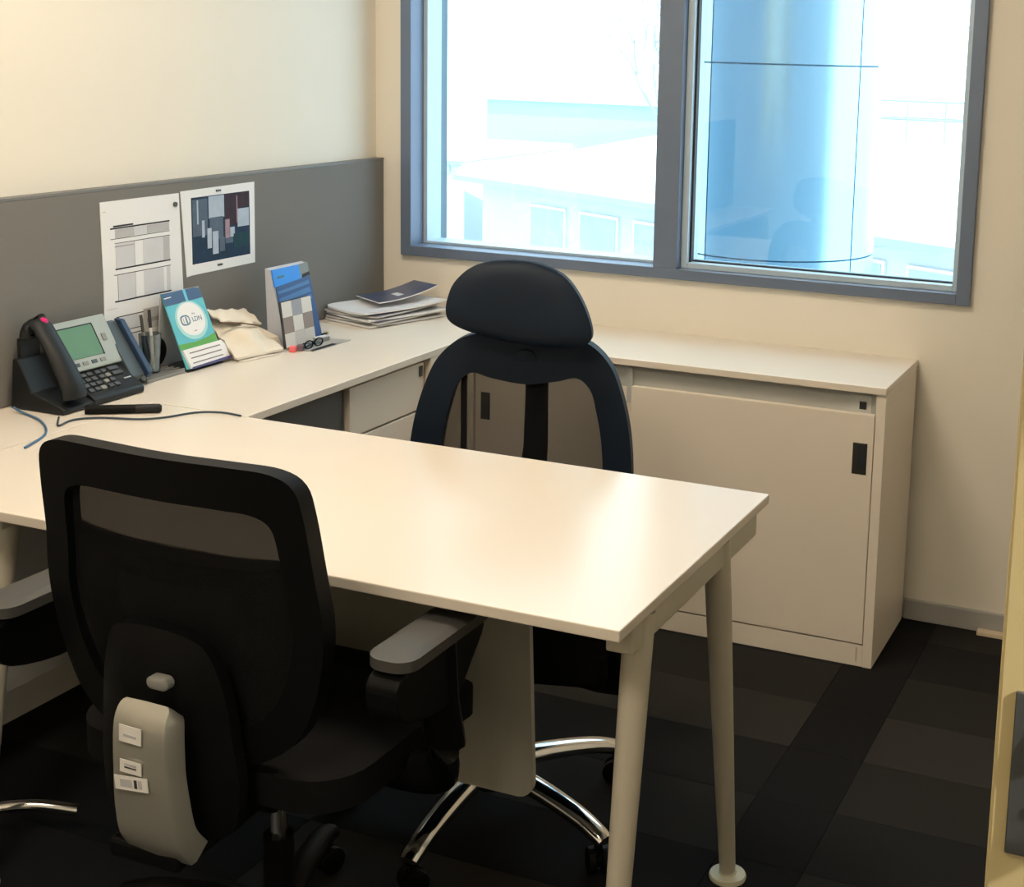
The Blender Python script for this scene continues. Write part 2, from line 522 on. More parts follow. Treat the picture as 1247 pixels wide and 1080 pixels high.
# drawer pedestal below it
pe = thing('drawer_pedestal', 'cream drawer pedestal under the worktop beside the dark knee space', 'drawers', (0.26, -0.71, 0))
B(0.03, 0.478, -0.892, -0.545, 0.0, HT - 0.0185).build('body', M_CAB, pe, bevel=0.001)
for i, (z0, z1) in enumerate(((0.568, 0.690), (0.330, 0.562), (0.05, 0.324))):
    d = B(0.4785, 0.496, -0.890, -0.547, z0, z1).build('drawer', M_CAB, pe, bevel=0.0015)
    B(0.496, 0.499, -0.571, -0.558, z1 - 0.035, z1 - 0.008).build('handle', M_LOCK, d)
B(0.4785, 0.490, -0.890, -0.547, 0.004, 0.045).build('plinth', M_CAB, pe)

# ------------------------------------------------------------------ credenza along the window wall
CX1, CD = 1.680, 0.377
wk = thing('worktop', 'pale laminate worktop on the sliding-door cabinet beneath the window', 'worktop', (1.1, -0.19, HT))
B(0.516, CX1, -CD, -0.001, HT - 0.018, HT).build('tabletop', M_LAM, wk, bevel=0.0015)
B(0.517, CX1 - 0.001, -CD - 0.0006, -CD - 0.0001, HT - 0.0165, HT - 0.0015).build('edge_band', M_CAB, wk)
cb = thing('sliding_door_cabinet', 'low cream cabinet with sliding doors standing below the window', 'cabinet', (1.1, -0.19, 0))
B(CX1 - 0.024, CX1, -0.372, -0.014, 0.0, HT - 0.0185).build('end_panel', M_CAB, cb, bevel=0.001)
B(0.520, 0.540, -0.360, -0.014, 0.0, HT - 0.0185).build('end_panel', M_CAB, cb, bevel=0.001)
B(0.540, CX1 - 0.024, -0.030, -0.014, 0.0, HT - 0.0185).build('back_panel', M_CAB, cb)
B(0.540, CX1 - 0.024, -0.340, -0.030, 0.058, 0.074).build('bottom_panel', M_CAB, cb)
rl = B(0.540, CX1 - 0.0245, -0.350, -0.334, 0.640, HT - 0.0185).build('top_rail', M_RAIL, cb)
B(1.588, 1.640, -0.3535, -0.350, 0.645, HT - 0.028).build('lock_plate', mat('lock_plate_grey', (0.56, 0.57, 0.55), 0.5, var=0.03), rl)
B(1.611, 1.628, -0.3565, -0.3535, 0.657, 0.676).build('lock', M_GASKET, rl)
B(0.995, 1.010, -0.362, -0.350, 0.600, HT - 0.026).build('door_stop', M_RAIL, rl)
d = B(1.012, CX1 - 0.026, -0.372, -0.354, 0.060, 0.648).build('sliding_door', M_CAB, cb, bevel=0.0015)
hd = B(1.604, 1.640, -0.3735, -0.3715, 0.497, 0.576).build('handle', mat('handle_bronze', (0.05, 0.045, 0.04), 0.4, metal=0.5, var=0.1), d, bevel=0.0008)
B(1.616, 1.637, -0.3742, -0.3732, 0.510, 0.572).build('handle_recess', M_GASKET, hd)
d = B(0.542, 1.040, -0.3525, -0.3405, 0.060, 0.640).build('sliding_door', M_CAB, cb, bevel=0.0015)
B(0.560, 0.588, -0.3545, -0.3522, 0.50, 0.576).build('handle', M_LOCK, d)
B(0.520, CX1 - 0.0245, -0.370, -0.354, 0.0, 0.056).build('plinth', M_CAB, cb, bevel=0.001)
B(1.638, 1.642, -0.3708, -0.370, 0.012, 0.050).build('plinth_joint', M_LAMEDGE, cb)

# ------------------------------------------------------------------ projecting desk
DX0, DX1, DY0, DY1 = 0.265, 1.675, -1.996, -1.305
dk = thing('desk', 'pale laminate desk with tapered cream legs projecting into the room', 'desk', (1.0, -1.65, 0))
B(DX0, DX1, DY0, DY1, HT - 0.018, HT).build('tabletop', M_LAM, dk, bevel=0.002)
B(1.625, 1.668, -1.930, -1.352, 0.655, HT - 0.0185).build('end_beam', M_LEG, dk, bevel=0.004)
B(0.430, 0.477, -1.930, -1.352, 0.655, HT - 0.0185).build('end_beam', M_LEG, dk, bevel=0.004)
for yy in (-1.86, -1.42):
    B(0.477, 1.625, yy - 0.02, yy + 0.02, 0.660, HT - 0.0185).build('cross_beam', M_LEG, dk, bevel=0.003)
for (x, yt, ybm) in ((1.654, -1.870, -1.962), (1.651, -1.525, -1.388), (0.440, -1.875, -1.985), (0.440, -1.525, -1.388)):
    n = 10
    pts = [(x, yt + (ybm - yt) * k / n, 0.70 + (0.008 - 0.70) * k / n) for k in range(n + 1)]
    rad = [0.0232 - 0.0085 * (k / n) ** 1.3 for k in range(n + 1)]
    lg = MB().tube(pts, rad, 20).build('leg', M_LEG, dk, smooth=True)
    MB().lathe((x, ybm, 0), [(0.034, 0), (0.035, 0.004), (0.033, 0.009), (0.017, 0.011), (0.016, 0.016)], 24).build('foot_disc', M_FOOT, lg, smooth=True)
r = 0.03
mp = [(0.56, 0.66), (0.56, 0.225 + r)] + [(0.56 + r - r * math.cos(a), 0.225 + r - r * math.sin(a)) for a in (0.4, 0.8, 1.2)] + \
     [(0.56 + r, 0.225), (1.378 - r, 0.225)] + [(1.378 - r + r * math.sin(a), 0.225 + r - r * math.cos(a)) for a in (0.4, 0.8, 1.2)] + [(1.378, 0.225 + r), (1.362, 0.66)]
mo = MB().prism(mp, lambda a, b: (a, -1.656, b), lambda a, b: (a, -1.644, b)).build('modesty_panel', M_PERF, dk)
for xx in (0.70, 1.24):
    B(xx - 0.02, xx + 0.02, -1.643, -1.60, 0.60, HT - 0.0185).build('panel_bracket', M_LEG, mo)
# fine perforation shows as rows of punched slots near the free end
for k in range(14):
    B(1.215 + 0.0006, 1.217, -1.6568, -1.656, 0.30 + k * 0.022, 0.312 + k * 0.022).build('punched_slot', M_LOCK, mo)

# ------------------------------------------------------------------ chairs
def castor_mesh(p, ang, m, name, parent):
    c = MB()
    ax = Vector((math.cos(ang), math.sin(ang), 0))
    p = Vector(p)
    for sgn in (-1, 1):
        q = p + ax * (0.013 * sgn)
        c.tube([q - ax * 0.009, q - ax * 0.006, q + ax * 0.006, q + ax * 0.009], [0.020, 0.025, 0.025, 0.020], 18)
    c.tube([p + Vector((0, 0, 0.005)), p + Vector((0, 0, 0.045))], 0.008, 10)
    c.tube([p - ax * 0.02, p + ax * 0.02], 0.012, 10)
    return c.build(name, m, parent, smooth=True)
def star_base(t, a0, R, m_leg):
    MB().lathe((0, 0, 0.085), [(0.028, -0.02), (0.040, 0.0), (0.040, 0.04), (0.030, 0.055)], 24).build('hub', m_leg, t, smooth=True)
    for k in range(5):
        a = a0 + k * math.radians(72)
        d = Vector((math.cos(a), math.sin(a), 0))
        pts = smooth_path([d * 0.02 + Vector((0, 0, 0.112)), d * (R * 0.45) + Vector((0, 0, 0.108)), d * (R * 0.8) + Vector((0, 0, 0.094)), d * (R - 0.005) + Vector((0, 0, 0.078)), d * (R + 0.018) + Vector((0, 0, 0.066))], 4)
        n = len(pts)
        lg = MB().tube(pts, [0.026 - 0.008 * i / n for i in range(n - 1)] + [0.010], 12, ry=[0.020 - 0.006 * i / n for i in range(n - 1)] + [0.007]).build('leg', m_leg, t, smooth=True)
        castor_mesh(d * R + Vector((0, 0, 0.0255)), a + 0.9, M_BLACK, 'castor', lg)
    MB().tube([(0, 0, 0.12), (0, 0, 0.25)], 0.025, 18).build('column_sleeve', M_BLACK, t, smooth=True)
    MB().tube([(0, 0, 0.25), (0, 0, 0.38)], 0.014, 16).build('gas_lift', M_CHROME, t, smooth=True)
    mech = MB().box(-0.09, 0.09, -0.13, 0.12, 0.365, 0.405)
    mech.build('mechanism', M_BLACK, t, bevel=0.012)
    MB().tube([(0.06, 0.03, 0.38), (0.20, 0.05, 0.37), (0.27, 0.05, 0.365)], [0.006, 0.006, 0.009], 10).build('tilt_lever', M_BLACK, t, smooth=True)
def seat(t, w, y0, y1, z, m):
    out = rrect(w, y1 - y0, 0.09, 7, 0, (y0 + y1) / 2)
    c = MB()
    c.fill(out, lambda a, b: (a, 0, b), 0.05, 7, 0.028)
    # lay the pad flat: local (a,*,b) -> (a,b,z)
    for v in c.v:
        x, th, yy = v.x, v.y, v.z
        dip = -0.012 * (1 - (2 * x / w) ** 2) * max(0, 1 - ((yy - (y0 + y1) / 2) / (y1 - y0) * 2) ** 2)
        drop = -0.03 * max(0, (yy - (y1 - 0.14)) / 0.14) ** 2
        v.x, v.y, v.z = x, yy, z + th + dip + drop
    return c.build('seat', m, t, smooth=True)

# --- visitor chair, its back towards us, front edge under the desk
OFF = Vector((0, 0, 0))
vc = thing('visitor_chair', 'black mesh-back chair with silver spine pushed up to the desk', 'chair')
VY = lambda z: -0.205 - 0.10 * max(0, z - 0.50) ** 1.15 - 0.05 * max(0, z - .8)
def vback(a, b):
    return (a, VY(b) - 0.0 + 0.35 * a * a, b)
half = [(0.0, 0.946), (0.12, 0.947), (0.185, 0.944), (0.218, 0.925), (0.228, 0.88), (0.234, 0.80), (0.241, 0.735), (0.238, 0.68), (0.222, 0.61), (0.185, 0.54), (0.11, 0.495), (0.0, 0.485)]
loop = half + [(-x, z) for x, z in reversed(half[1:-1])]
outer = smooth_loop(loop, 4)
def inset(loop, cx, cz, wx, wz, m=0.0):
    out = []
    for x, z in loop:
        out.append((x * (1 - wx), cz + (z - cz) * (1 - wz)))
    return out
inner = inset(outer, 0, 0.70, 0.19, 0.26)
MB().ring(outer, inner, lambda a, b: Vector(vback(a, b)) + Vector((0, -0.015, 0)), 0.030).build('back_frame', M_BLACK, vc, smooth=True, bevel=0.0)
MB().fill(inset(outer, 0, 0.70, 0.15, 0.21), vback, 0.003, 5).build('back_mesh', M_MESH, vc, smooth=True)
# lumbar pad covering the lower two thirds of the back
lp_half = [(0, 0.798), (0.10, 0.801), (0.17, 0.806), (0.216, 0.81), (0.222, 0.72), (0.205, 0.62), (0.15, 0.535), (0, 0.50)]
lp_loop = smooth_loop(lp_half + [(-x, z) for x, z in reversed(lp_half[1:-1])], 4)
MB().fill(lp_loop, lambda a, b: Vector(vback(a, b)) + Vector((0, 0.012, 0)), 0.012, 5, 0.008).build('lumbar_pad', M_FABRIC, vc, smooth=True)
# broad black carrier behind, tapering down to the seat
car = smooth_loop([(-0.06, 0.70), (0.06, 0.70), (0.10, 0.64), (0.115, 0.54), (0.12, 0.46), (0.09, 0.40), (-0.09, 0.40), (-0.12, 0.46), (-0.115, 0.54), (-0.10, 0.64)], 4)
MB().fill(car, lambda a, b: (a, -0.268 + 0.9 * max(0, abs(a) - .05) ** 1.0 * .4 + 0.02 * (0.70 - b), b), 0.02, 5, 0.012).build('back_carrier', M_BLACK, vc, smooth=True)
# silver spine: wide bar, back face at y -0.34, turning forward under the seat
SX = 0.036
pr_ = [(-0.325, 0.622), (-0.340, 0.600), (-0.343, 0.54), (-0.340, 0.485), (-0.330, 0.43), (-0.305, 0.392)]
pth = smooth_path([(0, y, z) for y, z in pr_], 5)
sp = MB()
nb = len(pth)
for i, p in enumerate(pth):
    t = (pth[min(i + 1, nb - 1)] - pth[max(i - 1, 0)]).normalized()
    nrm = Vector((0, t.z, -t.y))
    if nrm.y > 0:
        nrm = -nrm
    q = i / (nb - 1)
    hw = 0.044 + 0.004 * math.sin(q * 3) + 0.020 * max(0, q - 0.45)
    if i < 3:
        hw *= (0.86, 0.95, 0.99)[i]
    prof = [(-hw, -0.03), (-hw, 0.0), (-hw * 0.92, 0.006), (0, 0.009), (hw * 0.92, 0.006), (hw, 0.0), (hw, -0.03)]
    sp.v += [Vector((SX + a, 0, 0)) + p + nrm * b for a, b in prof]
k = 7
for i in range(nb - 1):
    for j in range(k):
        a, b = i * k + j, i * k + (j + 1) % k
        sp.f.append((a, b, b + k, a + k))
sp.f += [tuple(reversed(range(k))), tuple((nb - 1) * k + j for j in range(k))]
B(-0.05, 0.07, -0.32, -0.10, 0.374, 0.402).build('back_bar', M_BLACK, vc, bevel=0.006)
spine = sp.build('spine', M_SILVER, vc, smooth=True)
kn = MB().fill(rrect(0.036, 0.018, 0.0088, 6, 0.034, 0.642), lambda a, b: (a, -0.300, b), 0.014, 4, 0.004).build('lumbar_knob', M_GREYP, vc, smooth=True)
def sticker(x, z, w, h, tilt, bars):
    M = Matrix.Rotation(tilt, 3, 'Y')
    c = Vector((SX + x, -0.3545, z))
    st = MB().obox(c, w, 0.0012, h, M).build('sticker', M_WHITE, spine)
    for (bx, bz, bw, bh, dark) in bars:
        MB().obox(c + M @ Vector((bx, -0.0008, bz)), bw, 0.0006, bh, M).build('sticker_print', M_CELL2 if not dark else M_LOCK, st)
sticker(-0.008, 0.588, 0.037, 0.024, 0.03, [(0.0, -0.002, 0.022, 0.004, False)])
sticker(-0.009, 0.541, 0.036, 0.018, 0.02, [(0, 0.003, 0.020, 0.003, False), (0, -0.001, 0.020, 0.002, True)])
sticker(-0.009, 0.5175, 0.056, 0.020, -0.10, [(-0.008, 0, 0.020, 0.011, False), (0.008, 0, 0.005, 0.012, True), (0.0155, 0, 0.006, 0.012, False)])
seat(vc, 0.50, -0.20, 0.255, 0.455, M_FABRIC)
B(-0.18, 0.18, -0.15, 0.18, 0.402, 0.428).build('seat_pan', M_BLACK, vc, bevel=0.008)
for sgn, xo in ((1, 0.312), (-1, 0.312)):
    y0 = -0.175 if sgn > 0 else -0.27
    pad = rrect(0.075, 0.25, 0.03, 5, sgn * xo, y0 + 0.125)
    pm = MB().fill(pad, lambda a, b: (a, 0, b), 0.016, 5, 0.006)
    for v in pm.v:
        v.y, v.z = v.z, 0.668 + v.y
    ar = MB()
    ar.tube(smooth_path([(sgn * 0.16, 0.0, 0.415), (sgn * (xo - 0.03), 0.0, 0.42), (sgn * xo, -0.01, 0.47), (sgn * xo, -0.03, 0.56), (sgn * xo, -0.04, 0.655)], 5), 0.022, 12, ry=0.034)
    a_ = ar.build('arm_support', M_BLACK, vc, smooth=True)
    bk = smooth_loop([(y0 + 0.02, 0.658), (y0 + 0.23, 0.658), (y0 + 0.20, 0.60), (y0 + 0.14, 0.56), (y0 + 0.02, 0.58), (y0 - 0.01, 0.62)], 4)
    MB().prism(bk, lambda a, b: (sgn * xo - 0.026, a, b), lambda a, b: (sgn * xo + 0.026, a, b)).build('arm_bracket', M_BLACK, a_, bevel=0.004)
    pm.build('arm_pad', M_PAD, vc, smooth=True)
star_base(vc, math.radians(90 + 20), 0.30, M_BLACK)
vc.location = (1.074, -1.962, 0)

# --- executive chair behind the desk, facing the visitor
OFF = Vector((0, 0, 0))
ec = thing('executive_chair', 'high-back dark navy mesh chair with headrest behind the desk', 'chair')
def EB(a, b):
    return (a, -0.262 - 0.10 * max(0, b - 0.62) + 0.55 * a * a - 0.03, b)
half = [(0.0, 0.915), (0.085, 0.916), (0.14, 0.902), (0.182, 0.864), (0.207, 0.81), (0.226, 0.74), (0.236, 0.66), (0.236, 0.58), (0.22, 0.51), (0.17, 0.47), (0.0, 0.46)]
outer = smooth_loop(half + [(-x, z) for x, z in reversed(half[1:-1])], 5)
half_i = [(0.0, 0.812), (0.07, 0.822), (0.112, 0.832), (0.142, 0.808), (0.156, 0.765), (0.168, 0.71), (0.174, 0.65), (0.174, 0.58), (0.16, 0.54), (0.13, 0.52), (0.0, 0.52)]
inner = smooth_loop(half_i + [(-x, z) for x, z in reversed(half_i[1:-1])], 5)
MB().ring(outer, inner, lambda a, b: Vector(EB(a, b)) + Vector((0, -0.02, 0)), 0.036).build('back_frame', M_NAVY, ec, smooth=True)
mi = inset(inner, 0, 0.67, -0.06, -0.03)
MB().fill(mi, EB, 0.003, 5).build('back_mesh', M_MESH2, ec, smooth=True)
MB().tube([(-0.012, -0.372, 0.87), (-0.012, -0.375, 0.78), (-0.012, -0.370, 0.66), (-0.008, -0.345, 0.55), (0, -0.28, 0.43), (0, -0.12, 0.385)], [0.026, 0.025, 0.027, 0.030, 0.034, 0.034], 14, ry=[0.014] * 6, upv=(0, 1, 0)).build('spine', M_NAVY, ec, smooth=True)
MB().tube([(0, -0.30, 0.86), (0, -0.36, 0.87)], 0.026, 14).build('spine_joint', M_NAVY, ec, smooth=True)
# headrest outline (world x mirrored into the chair's own x)
hr = [(-0.160, 1.010), (-0.166, 0.975), (-0.155, 0.950), (-0.112, 0.930), (-0.03, 0.912), (0.05, 0.905), (0.125, 0.908), (0.157, 0.922), (0.164, 0.942), (0.152, 0.978), (0.126, 1.020), (0.088, 1.054), (0.02, 1.075), (-0.06, 1.076), (-0.114, 1.062), (-0.146, 1.036)]
hl = smooth_loop([(-a * 0.92, b) for a, b in hr], 4)
MB().fill(hl, lambda a, b: (a, -0.262 + 1.1 * a * a - 0.12 * (b - 0.95), b), 0.022, 7, 0.024).build('headrest', M_HEAD, ec, smooth=True)
MB().tube(smooth_path([(0, -0.315, 0.88), (0, -0.335, 0.93), (0, -0.30, 0.98)], 4), 0.020, 12, ry=0.010, upv=(0, 1, 0)).build('headrest_stem', M_NAVY, ec, smooth=True)
seat(ec, 0.52, -0.23, 0.175, 0.455, M_FABRIC)
B(-0.245, 0.245, -0.19, 0.15, 0.352, 0.425).build('seat_pan', M_BLACK, ec, bevel=0.012)
for sgn in (-1, 1):
    ar = MB().tube(smooth_path([(sgn * 0.15, 0.08, 0.38), (sgn * 0.24, 0.09, 0.365), (sgn * 0.275, 0.10, 0.40), (sgn * 0.275, 0.08, 0.62)], 5), 0.014, 12, ry=0.045)
    ar.build('arm_support', M_BLACK, ec, smooth=True)
    pm = MB().fill(rrect(0.075, 0.24, 0.03, 5, sgn * 0.275, 0.02), lambda a, b: (a, 0, b), 0.014, 5, 0.005)
    for v in pm.v:
        v.y, v.z = v.z, 0.634 + v.y
    pm.build('arm_pad', M_BLACK, ec, smooth=True)
ERZ = math.radians(195.7)
star_base(ec, math.radians(54) - ERZ, 0.29, M_CHROME)
ec.location = (1.150, -1.385, 0)
ec.rotation_euler = (0, 0, ERZ)

# ------------------------------------------------------------------ things pinned to the board
def on_board(y, z, x=0.0285):
    return Vector((x, y, z))
sh = thing('printed_schedule', 'white printed sheet with ruled tables pinned to the grey board', 'paper', (0.03, -1.06, 0.72))
Y0, Y1, Z0, Z1 = -1.190, -0.924, 0.755, 1.134
MB().prism([(Y0, Z0 + .0), (Y1 + 0.012, Z0), (Y1 + 0.006, 0.95), (Y1, Z1), (Y0, Z1), (Y0 + 0.004, .95)], lambda a, b: (0.0285, a, b), lambda a, b: (0.0297, a, b)).build('sheet', M_PAPER, sh)
def ink(y0, y1, z0, z1, m=M_INK, lift=0.0):
    B(0.0297, 0.0301 + lift, y0, y1, z0, z1).build('printed_mark', m, sh)
def band(z0, z1, l, thick_top, thick_bot, cells):
    ink(l, -0.960, z1, z1 + thick_top)
    ink(l, -0.960, z0 - thick_bot, z0)
    for a, b, m in cells:
        ink(a, b, z0 + 0.001, z1 - 0.001, m)
band(1.046, 1.068, -1.160, 0.0035, 0.0012, [(-1.145, -1.083, M_CELL2), (-1.082, -1.04, M_CELL), (-1.039, -0.962, M_CELL2)])
ink(-1.150, -1.085, 1.0725, 1.0765)
band(0.976, 1.034, -1.147, 0.0014, 0.0036, [(-1.145, -1.083, M_CELL), (-1.054, -0.985, M_CELL), (-0.984, -0.962, M_CELL2)])
ink(-1.147, -1.085, 1.026, 1.0275)
ink(-1.083, -1.0822, .976, 1.034)
band(0.900, 0.960, -1.152, 0.0016, 0.0036, [(-1.140, -1.083, M_CELL), (-1.054, -0.985, M_CELL), (-0.975, -0.962, M_CELL)])
ink(-1.141, -1.1402, .90, .96)
ink(-1.083, -1.0822, .90, .96)
band(0.828, 0.860, -1.150, 0.0022, 0.0018, [(-1.135, -1.075, M_CELL), (-1.06, -0.99, M_CELL)])
band(0.770, 0.815, -1.150, 0.0022, 0.0026, [(-1.135, -1.083, M_CELL), (-1.06, -0.97, M_CELL)])
ink(-1.180, -1.145, 0.8825, 0.8835, M_CELL2)
ink(-1.182, -1.172, 1.110, 1.1115, M_CELL2)
MB().tube([(0.0297, -0.940, 1.108), (0.0345, -0.940, 1.108)], 0.006, 14).build('push_pin', M_LOCK, sh, smooth=True)

pp = thing('photo_print', 'dark blue photograph print with white border pinned to the board', 'picture', (0.03, -0.77, 0.92))
MB().prism([(-0.902, 0.922), (-0.884, 0.924), (-0.632, 0.926), (-0.630, 1.140), (-0.918, 1.137)], lambda a, b: (0.0285, a, b), lambda a, b: (0.0297, a, b)).build('sheet', M_PAPER, pp)
PXX = 0.0297
B(PXX, PXX + 0.0004, -0.880, -0.652, 0.951, 1.118).build('photo_area', mat('photo_navy', (0.022, 0.045, 0.085), 0.8, spec=0.2, var=0.3, scale=30), pp)
pm_ = {'a': mat('photo_slate', (0.10, 0.14, 0.20), 0.8, spec=0.2, var=0.3, scale=40), 'b': mat('photo_pale_blue', (0.42, 0.50, 0.62), 0.8, spec=0.2, var=0.15, scale=40),
       'c': mat('photo_plum', (0.05, 0.035, 0.05), 0.8, spec=0.2, var=0.3, scale=40), 'd': mat('photo_teal', (0.02, 0.06, 0.08), 0.8, spec=0.2, var=0.2, scale=40), 'e': mat('photo_rose', (0.35, 0.25, 0.30), 0.8, spec=0.2, var=0.2, scale=40)}
for k, (a, b, c, d_, mm) in enumerate([(-0.876, -0.82, 1.02, 1.112, 'a'), (-0.815, -0.755, 1.06, 1.116, 'b'), (-0.812, -0.760, 1.005, 1.062, 'a'), (-0.752, -0.705, 1.035, 1.117, 'c'),
        (-0.702, -0.656, 1.028, 1.075, 'b'), (-0.700, -0.655, 1.078, 1.116, 'c'), (-0.842, -0.832, 1.015, 1.058, 'b'), (-0.822, -0.806, 0.985, 1.036, 'b'), (-0.802, -0.780, 0.968, 1.026, 'b'), (-0.775, -0.755, 0.972, 1.008, 'a'),
        (-0.752, -0.735, 1.000, 1.052, 'e'), (-0.733, -0.715, 1.005, 1.030, 'b'), (-0.752, -0.722, 0.99, 1.004, 'a'), (-0.720, -0.655, 0.975, 1.012, 'd'), (-0.860, -0.855, 1.05, 1.11, 'b'), (-0.706, -0.702, 1.04, 1.11, 'e')]):
    B(PXX + 0.0004, PXX + 0.0008 + 0.00003 * k, a, b, c, d_).build('photo_patch', pm_[mm], pp)
for z in (1.128, 0.938):
    B(PXX, PXX + 0.003, -0.785, -0.768, z - 0.002, z + 0.003).build('clip', M_LOCK, pp)

# ------------------------------------------------------------------ telephone
ph = thing('desk_telephone', 'black and silver desk telephone with green display by the pinboard', 'telephone', (0.11, -1.36, HT))
A0, A1 = -1.482, -1.238
body = [(0.184, HT + 0.001), (0.186, HT + 0.014), (0.180, HT + 0.020), (0.112, HT + 0.062), (0.064, HT + 0.150), (0.050, HT + 0.150), (0.046, HT + 0.10), (0.040, HT + 0.001)]
MB().prism(body, lambda a, b: (a, -1.392, b), lambda a, b: (a, A1, b)).build('body', M_PHB, ph, bevel=0.003)
crad = [(0.184, HT + 0.001), (0.186, HT + 0.012), (0.172, HT + 0.018), (0.100, HT + 0.040), (0.064, HT + 0.108), (0.050, HT + 0.108), (0.040, HT + 0.001)]
MB().prism(crad, lambda a, b: (a, A0, b), lambda a, b: (a, -1.3925, b)).build('cradle', M_PHB, ph, bevel=0.003)
# display head: tilted silver plate
e_s = Vector((0.112 - 0.056, 0, 0.062 - 0.165)).normalized()      # down the slope in x,z
e_s = Vector((0.056, 0, -0.100)).normalized()
n_s = Vector((0.100, 0, 0.056)).normalized()
top = Vector((0.060, 0, HT + 0.166))
def plate(u0, u1, v0, v1, h0, h1, name, m, parent, bev=0.0):
    """u along +y, v down the display slope"""
    mb = MB()
    P = lambda u, v, h: top + Vector((0, u, 0)) + e_s * v + n_s * h
    mb.add([P(u0, v0, h0), P(u1, v0, h0), P(u1, v1, h0), P(u0, v1, h0), P(u0, v0, h1), P(u1, v0, h1), P(u1, v1, h1), P(u0, v1, h1)],
           [(0, 1, 2, 3), (4, 5, 6, 7), (0, 1, 5, 4), (1, 2, 6, 5), (2, 3, 7, 6), (3, 0, 4, 7)])
    return mb.build(name, m, parent, bevel=bev)
dp = plate(-1.394, -1.228, 0.0, 0.118, -0.012, 0.004, 'display_head', M_PHG, ph, 0.003)
plate(-1.382, -1.278, 0.018, 0.090, 0.004, 0.0055, 'screen', M_SCREEN, dp)
plate(-1.384, -1.276, 0.0155, 0.018, 0.004, 0.0062, 'screen_shade_line', M_PHB, dp)  # dark lines paint the shadow along the screen's top and side
plate(-1.278, -1.2755, 0.018, 0.092, 0.004, 0.0062, 'screen_shade_line', M_PHB, dp)
for k in range(4):
    plate(-1.373 + k * 0.026, -1.358 + k * 0.026, 0.099, 0.107, 0.004, 0.006, 'soft_key', M_KEY if k % 2 == 0 else M_GREYP, dp)
plate(-1.262, -1.250, 0.045, 0.062, 0.004, 0.006, 'status_key', M_GREYP, dp)
# keypad on the lower slope
k0 = Vector((0.116, 0, HT + 0.0600))
k1 = Vector((0.178, 0, HT + 0.0215))
ek = (k1 - k0).normalized()
nk = Vector((-ek.z, 0, ek.x))
nk = nk if nk.z > 0 else -nk
def keyb(u0, u1, v0, v1, h, name, m):
    P = lambda u, v, q: k0 + Vector((0, u, 0)) + ek * v + nk * q
    MB().add([P(u0, v0, -.001), P(u1, v0, -.001), P(u1, v1, -.001), P(u0, v1, -.001), P(u0, v0, h), P(u1, v0, h), P(u1, v1, h), P(u0, v1, h)],
             [(0, 1, 2, 3), (4, 5, 6, 7), (0, 1, 5, 4), (1, 2, 6, 5), (2, 3, 7, 6), (3, 0, 4, 7)]).build(name, m, ph, bevel=0.0008)
for i in range(5):
    for j in range(4):
        u = -1.386 + i * 0.0185 + (0.004 if i > 2 else 0)
        keyb(u, u + 0.013, 0.006 + j * 0.0155, 0.016 + j * 0.0155, 0.004, 'key', M_KEY if (i + j) % 5 else M_GREYP)
for j in range(2):
    keyb(-1.286, -1.258, 0.005 + j * 0.016, 0.016 + j * 0.016, 0.004, 'navigation_key', M_KEY)
keyb(-1.272, -1.250, 0.046, 0.050, 0.003, 'volume_key', M_CHROME)
# handset: broad arched bar
hp = smooth_path([(0.176, -1.440, HT + 0.030), (0.170, -1.440, HT + 0.058), (0.140, -1.440, HT + 0.110), (0.108, -1.438, HT + 0.155), (0.086, -1.436, HT + 0.176), (0.066, -1.434, HT + 0.172), (0.060, -1.434, HT + 0.150)], 5)
nh = len(hp)
hs = MB().tube(hp, [0.029 + 0.003 * math.cos(2 * math.pi * i / (nh - 1)) for i in range(nh)], 14, ry=[0.012 + 0.006 * abs(math.cos(math.pi * i / (nh - 1))) for i in range(nh)], upv=(1, 0, .6)).build('handset', M_PHB, ph, smooth=True)
MB().lathe((0.086, -1.432, HT + 0.176), [(0.012, 0), (0.012, 0.010), (0.007, 0.016)], 16, Matrix.Rotation(math.radians(25), 3, 'Y')).build('message_light', M_RED, hs, smooth=True)
B(0.046, 0.060, -1.465, -1.412, HT + 0.10, HT + 0.15).build('cradle_rest', M_PHB, ph, bevel=0.003)
# side module: slanted navy fin
MB().prism([(0.070, HT + 0.146), (0.056, HT + 0.146), (0.050, HT + 0.01), (0.130, HT + 0.01), (0.150, HT + 0.030)], lambda a, b: (a, -1.236, b), lambda a, b: (a, -1.196, b)).build('side_module', mat('phone_slate', (0.055, 0.075, 0.09), 0.5, var=0.08), ph, bevel=0.002)
MB().prism([(0.082, HT + 0.148), (0.062, HT + 0.150), (0.110, HT + 0.060), (0.152, HT + 0.02), (0.160, HT + 0.034)], lambda a, b: (a, -1.195, b), lambda a, b: (a, -1.180, b)).build('side_fin', M_BLUEFIN, ph, bevel=0.002)

